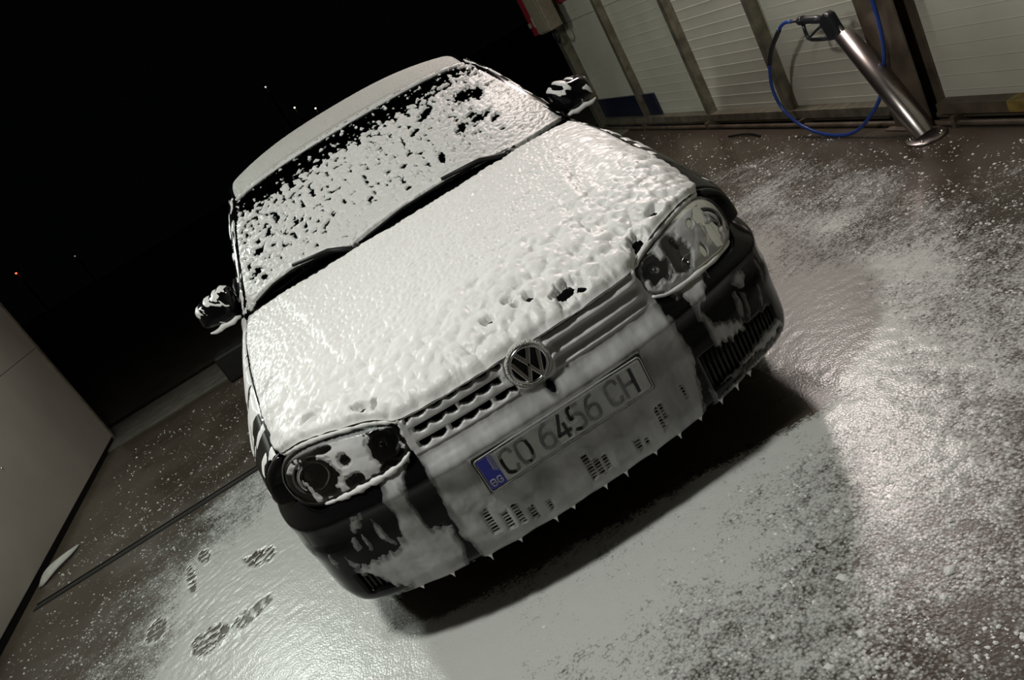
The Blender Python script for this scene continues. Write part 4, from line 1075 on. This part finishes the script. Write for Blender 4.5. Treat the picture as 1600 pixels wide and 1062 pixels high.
def floor_foam():
    dx = .0095; xs = np.arange(-2.75, 2.3, dx); ys = np.arange(-1.25, 3.3, dx); X, Y = np.meshgrid(xs, ys, indexing='ij')
    C = cover(X, Y)
    q = .26; U_ = X*math.cos(q)+Y*math.sin(q); W_ = -X*math.sin(q)+Y*math.cos(q)
    n1 = fbm(X/.35, Y/.35, 3); n2 = fbm(U_/.06, W_/.035, 3, .6)
    f = C + .10*n1 + .10*n2
    f = np.where((np.abs(Y-2.585) < .05) & (X < .6), f-.7, f)
    wob = .25*fbm(X/.03, Y/.03, 2)
    for x, y, a, b, r in PRINTS:
        px, py = X-x, Y-y; c, s = math.cos(r), math.sin(r); lx, ly = px*c+py*s, -px*s+py*c
        d = np.sqrt((lx/a)**2+(ly/b)**2)+wob
        tread = (np.sin(ly/.0085+lx*40+5*wob) > .05) | (d > .80)
        f = np.where((d < 1) & tread, f*.35, f); f = np.where((d > 1) & (d < 1.3), f+.2, f)
    yf = .165-.17*X
    under = sstep(-.02, .10, Y-yf-.03*n1)*(1-sstep(.60, .82, np.abs(X+.02)-.25*np.clip(.6-Y, 0, .3)))
    f = np.where((np.abs(X) < .70) & (Y > .5), 0, f*(1-under))
    h = .0008 + .0035*sstep(.45, 1., f) + np.where(f > .3, .0007*lumps(X+.01*n2, Y, .03)+.0004*n2, 0)*sstep(.3, .7, f)
    P = np.stack([X, Y, np.full(X.shape, .0005)], -1)
    on = f > .16
    Q = P + np.array([0, 0, 1.])*np.maximum(h, .0004)[..., None]
    keep = on[:-1, :-1] | on[1:, :-1] | on[1:, 1:] | on[:-1, 1:]
    Fq = grid_faces(P.shape[0], P.shape[1], keep); used = np.unique(Fq); Vq, F2 = compact(Q, Fq)
    o = build('floor_foam', Vq, F2, 'suds')
    at = o.data.attributes.new('cov', 'FLOAT', 'POINT'); at.data.foreach_set('value', f.reshape(-1)[used].astype(np.float32))
    tag(o, 'white foam suds spread over the wet floor around the car', 'foam', kind='stuff')
    # loose flecks
    n = 420000; x = RNG.uniform(-2.90, 2.30, n); y = RNG.uniform(-1.2, 5.0, n); c = cover(x, y)
    clump = np.clip(.45+1.3*fbm(x/.10, y/.10, 4, .6), .03, 1.6)
    p = np.clip(c*1.0, .16, .6)*np.where(c > .85, .12, 1)*np.where(y > 3.4, .45, 1)*clump
    p = p*np.where((y < .6) & (x > -.1), 1.0, .42)
    wall = x > -2.955-.075*(y-2.17)
    keep = (RNG.rand(n) < p) & wall & ~((np.abs(x) < .78) & (y > .14-.17*x)) & ~((np.abs(y-2.585) < .06) & (x < .6)); x, y = x[keep], y[keep]
    CL = np.array([(.50, -.615, .013), (.33, -.47, .013), (.12, -.72, .014), (.60, -.30, .011), (.95, -.12, .012), (.70, -.66, .009), (.26, -.62, .010), (1.15, .25, .011), (.02, -.60, .011), (.86, -.42, .009), (.44, -.66, .009), (.16, -.64, .010)])
    m = len(x); r = .0018 + .0042*RNG.rand(m)**2.5 + .0025*(RNG.rand(m) < .04)
    def domes(x, y, r, seg, rings):
        m = len(x); ang = np.linspace(0, 2*math.pi, seg, endpoint=False)[None]+RNG.rand(m, 1)*6
        rj = r[:, None]*(.65+.7*RNG.rand(m, seg)); L_ = []
        for k, z in rings: L_.append(np.stack([x[:, None]+rj*k*np.cos(ang), y[:, None]+rj*k*np.sin(ang), .0004+np.repeat((r*z)[:, None], seg, 1)], -1))
        nr = len(rings); L_.append(np.stack([x, y, r*(rings[-1][1]+.28)+.0006], -1)[:, None])
        V = np.concatenate(L_, 1).reshape(-1, 3); base = (np.arange(m)*(nr*seg+1))[:, None, None]; k = np.arange(seg); k2 = (k+1) % seg; F = []
        for q in range(nr-1): F += (base + np.stack([q*seg+k, q*seg+k2, (q+1)*seg+k2, (q+1)*seg+k], -1)[None]).reshape(-1, 4).tolist()
        F += (base + np.stack([(nr-1)*seg+k, (nr-1)*seg+k2, np.full(seg, nr*seg)], -1)[None]).reshape(-1, 3).tolist()
        return V, F
    big = r > .0052
    parts = [domes(x[~big], y[~big], r[~big], 5, [(1, .0)]), domes(x[big], y[big], r[big], 6, [(1, 0), (.75, .4)]), domes(CL[:, 0], CL[:, 1], CL[:, 2], 12, [(1, 0), (.95, .15), (.7, .32)])]
    parts = [(v*1.0, f) for v, f in parts]
    o = build('foam_flecks', *merge(parts), 'foam_floor')
    tag(o, 'tiny white foam flecks scattered over the wet floor', 'foam', kind='stuff')
floor_foam()

# ================================================================== THINGS ALONG THE WALLS AND BEYOND
def props():
    # stainless holder tube leaning by the column
    t = empty('holder_tube', (2.27, 1.37, 0), 'stainless steel holder tube leaning beside the rusty column', 'tube')
    a = np.array([2.27, 1.385, .02]); b = np.array([2.27, 1.69, .566]); d = (b-a)/np.linalg.norm(b-a)
    build('pipe', *lathe_geo([(.047, 0), (.047, np.linalg.norm(b-a)), (.042, np.linalg.norm(b-a)), (.042, .3)], a, d, 36), 'stainless', t)
    build('foot_plate', *lathe_geo([(.0001, .014), (.085, .014), (.09, .010), (.09, 0), (.0001, 0)], (2.27, 1.375, 0.0), (0, 0, 1), 40), 'stainless', t)
    for k in range(4):
        q = k*math.pi/2+.6
        build('bolt', *lathe_geo([(.0001, .024), (.008, .023), (.009, .012)], (2.27+.07*math.cos(q), 1.375+.07*math.sin(q), 0), (0, 0, 1), 6), 'brass', t)
    # spray gun with its lance in the tube
    g = empty('spray_gun', (2.27, 1.75, .58), 'black high pressure spray gun with trigger guard held in the steel tube', 'spray gun')
    P2 = lambda y, z, x=2.27: np.array([x, y, z])
    head = [(1.700, .600), (1.690, .580), (1.735, .545), (1.790, .550), (1.805, .600), (1.820, .640), (1.800, .672), (1.755, .690), (1.722, .676)]
    V = [P2(y, z, 2.247) for y, z in head] + [P2(y, z, 2.293) for y, z in head]; n = len(head)
    build('body', V, [tuple(range(n)), tuple(range(n, 2*n))[::-1]] + [(i, n+i, n+(i+1) % n, (i+1) % n) for i in range(n)], 'gun', g, smooth=False, bevel=.012)
    tube('grip', [P2(1.79, .650), P2(1.85, .660), P2(1.92, .668), P2(1.965, .671)], [.018, .021, .020, .021], 'gun', g, seg=14)
    tube('grip_cap', [P2(1.955, .669), P2(1.985, .673)], [.025, .023], 'gun', g, seg=14)
    tube('trigger_guard', [P2(1.968, .660), P2(1.975, .610), P2(1.970, .575), P2(1.945, .564), P2(1.87, .556), P2(1.785, .552)], .0095, 'gun', g, seg=10)
    tube('trigger', [P2(1.815, .628), P2(1.88, .608), P2(1.945, .582)], [.009, .007, .006], 'gun', g, seg=8)
    tube('fitting', [P2(1.98, .673), P2(2.005, .674), P2(2.01, .674), P2(2.06, .678)], [.012, .013, .008, .007], 'brass', g, seg=12)
    tube('lance', [P2(1.735, .640), P2(1.695, .575), P2(1.55, .315)], [.012, .011, .010], 'stainless', g, seg=12)
    # hose loop
    h = empty('pressure_hose', (2.27, 2.09, 0), 'blue high pressure hose hanging in a loop from the spray gun', 'hose')
    yz = [(2.055, .678), (2.107, .681), (2.15, .672), (2.229, .624), (2.341, .542), (2.429, .432), (2.478, .314), (2.465, .209), (2.389, .115), (2.258, .045), (2.087, .014), (1.886, .032), (1.733, .11), (1.63, .213), (1.575, .328), (1.532, .456), (1.518, .566), (1.516, .659), (1.515, .80), (1.51, 1.4), (1.50, 2.2), (1.50, 3.0)]
    xx = [2.27]*9 + [2.272]*4 + [2.30, 2.32, 2.33, 2.335, 2.338, 2.338, 2.34, 2.34, 2.34]
    c = spline(np.array([(x, y, z) for x, (y, z) in zip(xx, yz)])); tt = np.linspace(0, 1, 160); pts = c(tt)
    tube('hose', pts, .0095, 'hose', h, seg=10)
    i0 = np.argmin(np.abs(pts[:60, 2]-.655)+(pts[:60, 1] < 2.15)*9); i1 = np.argmin(np.abs(pts[:60, 2]-.47)+(pts[:60, 1] < 2.3)*9)
    tube('bend_sleeve', pts[min(i0, i1):max(i0, i1)+1], .0135, 'black_hose', h, seg=10)
    # control box and red board at the end of the wall
    b = empty('control_box', (2.36, 5.85, 1.11), 'beige control box hanging at the far end of the panelled wall', 'box')
    box('case', (2.24, 2.375, 5.66, 6.02, 1.115, 1.62), 'box', b, bevel=.008)
    box('lid', (2.225, 2.24, 5.675, 6.005, 1.13, 1.605), 'box', b, bevel=.005)
    c = spline(np.array([(2.31, 5.80, 1.12), (2.31, 5.74, 1.04), (2.32, 5.80, .985), (2.33, 5.90, .99), (2.34, 5.96, 1.06), (2.35, 5.95, 1.118)]))(np.linspace(0, 1, 40))
    tube('cable', c, .011, 'black_hose', b, seg=8)
    r = empty('red_board', (2.36, 6.25, 1.1), 'red sign board beside the control box at the end of the wall', 'sign')
    box('board', (2.30, 2.375, 6.095, 6.42, 1.12, 1.75), 'red', r, bevel=.004)
    box('sticker', (2.297, 2.30, 6.20, 6.26, 1.20, 1.30), 'white', r)
    box('hook', (2.27, 2.30, 6.33, 6.36, 1.21, 1.26), 'box', r, bevel=.004)
    s = box('red_strip', (2.44, 2.468, 5.35, 5.75, 1.29, 1.45), 'red', bevel=.003); tag(s, 'small red plate fixed high on the panelled wall near the box', 'sign')
    # short black strap on the floor by the wall
    c = spline(np.array([(2.26, 3.22, .008), (2.28, 3.08, .012), (2.285, 2.95, .012), (2.27, 2.83, .007)]))(np.linspace(0, 1, 24))
    o = tube('rubber_strap', c, .0065, 'rubber', None, seg=8); tag(o, 'short black rubber strap lying on the floor by the wall rail', 'strap')
    # paper scrap by the left wall
    c = spline(np.array([(-3.0, 2.86, .004), (-2.975, 2.97, .018), (-2.93, 3.09, .012), (-2.86, 3.22, .004)]))(np.linspace(0, 1, 14)); w = np.sin(np.linspace(.25, 2.95, 14))*.085
    V = np.stack([c+np.stack([-w*.3, w*.1, w*.25], -1), c+np.stack([w*.9, -w*.1, w*.02], -1)], 1)
    o = build('paper_scrap', V.reshape(-1, 3), grid_faces(14, 2), 'paper', thick=.0015); tag(o, 'crumpled pale paper scrap on the floor against the left wall', 'paper')
    # dark block behind the car at the end of the bay
    o = box('kerb_block', (-1.93, -1.45, 5.02, 5.25, .0, .26), 'drain', bevel=.02); tag(o, 'dark low block at the end of the bay behind the car', 'block')
    # far lights of the yard
    k = 0
    for (x, z, r, c, e, lab) in ((-.77, 3.70, .035, (1, .95, .85), .8, 'faint white street lamp far behind the car, highest of the distant lamps'), (-.27, 2.57, .035, (1, .85, .62), 2.5, 'small warm distant lamp left of the pair over the car roof'), (.39, 2.17, .035, (1, .9, .75), 2.5, 'small warm distant lamp right of the pair touching the car roof'), (-12.17, 2.57, .04, (1, .12, .05), 2.5, 'tiny red distant lamp low at the left edge of the night'), (-10.12, 2.04, .03, (1, .9, .8), .2, 'very faint distant lamp above the left wall end')):
        root = empty('distant_lamp', (x, 30.0, -.02), lab, 'lamp', 'distant lamps of the yard')
        tube('mast', [(x, 30.1, -.02), (x, 30.1, z*.6), (x, 30.1, z+.1)], .05, 'drain', root, seg=8)
        build('shade', *lathe_geo([(.02, .16), (.10, .08), (.12, .03), (.02, .02)], (x, 30.05, z), (0, 0, 1), 14), 'drain', root)
        me = mat('distant_lamp_glow_%d' % k, c, .4, emit=(c, e)); k += 1
        build('bulb', *lathe_geo([(.0001, -r), (r*.7, -r*.7), (r, 0), (r*.7, r*.7), (.0001, r)], (x, 30.0, z), (0, 0, 1), 12), me, root)
    root = empty('pale_blocks', (-10.9, 29, -.02), 'pale blocks standing in for faint white car shapes in the dark yard', 'stand-in')  # two stacked blocks added in place of faint white car shapes in the yard
    V, F = merge([box_geo(-11.6, -10.5, 28.8, 29.3, -.02, .35), box_geo(-11.55, -10.55, 28.92, 29.18, .35, .95)])
    build('body', V, F, 'kerb', root, smooth=False, bevel=.05)
props()


# ================================================================== LAMPS OF THE BAY
def flood(name, loc, power, color, aim, w, h):
    lab = {'right': 'floodlight on the beam of the right bay wall', 'left': 'floodlight on the beam of the left bay wall', 'front': 'floodlight hanging under the cross beam ahead of the car'}[name]
    root = empty('floodlight', loc, lab, 'lamp', 'floodlights of the wash bay')
    d = (Vector(aim)-Vector(loc)).normalized(); q = d.to_track_quat('-Z', 'Y'); Rm = np.array(q.to_matrix())
    def put(nm, b, m, bev=.008):
        V, F = box_geo(*b); V = (np.array(V) @ Rm.T) + np.array(loc); build(nm, V, F, m, root, smooth=False, bevel=bev)
    put('housing', (-w/2-.03, w/2+.03, -h/2-.03, h/2+.03, .02, .09), 'plastic')
    me = mat('lamp_face_'+name, color, .4, emit=(color, 6.0)); put('lamp_face', (-w/2, w/2, -h/2, h/2, .012, .022), me, .002)
    top = np.array(loc) + Rm @ np.array([0, 0, .09])
    end = {'right': (2.48, loc[1], 3.07), 'left': (-3.16, loc[1], 3.07), 'front': (loc[0], loc[1], 3.32)}[name]
    mid = tuple((np.array(top)+np.array(end))/2+np.array([0, 0, .01]))
    tube('bracket', [top, mid, end], .02, 'steel', root, seg=8)
    ld = bpy.data.lights.new('flood_light', 'AREA'); ld.shape = 'RECTANGLE'; ld.size = w; ld.size_y = h; ld.energy = power; ld.color = color
    lo = bpy.data.objects.new('flood_light', ld); link(lo, root); lo.rotation_euler = q.to_euler(); lo.location = (0, 0, 0)
for l in LAMPS: flood(*l)
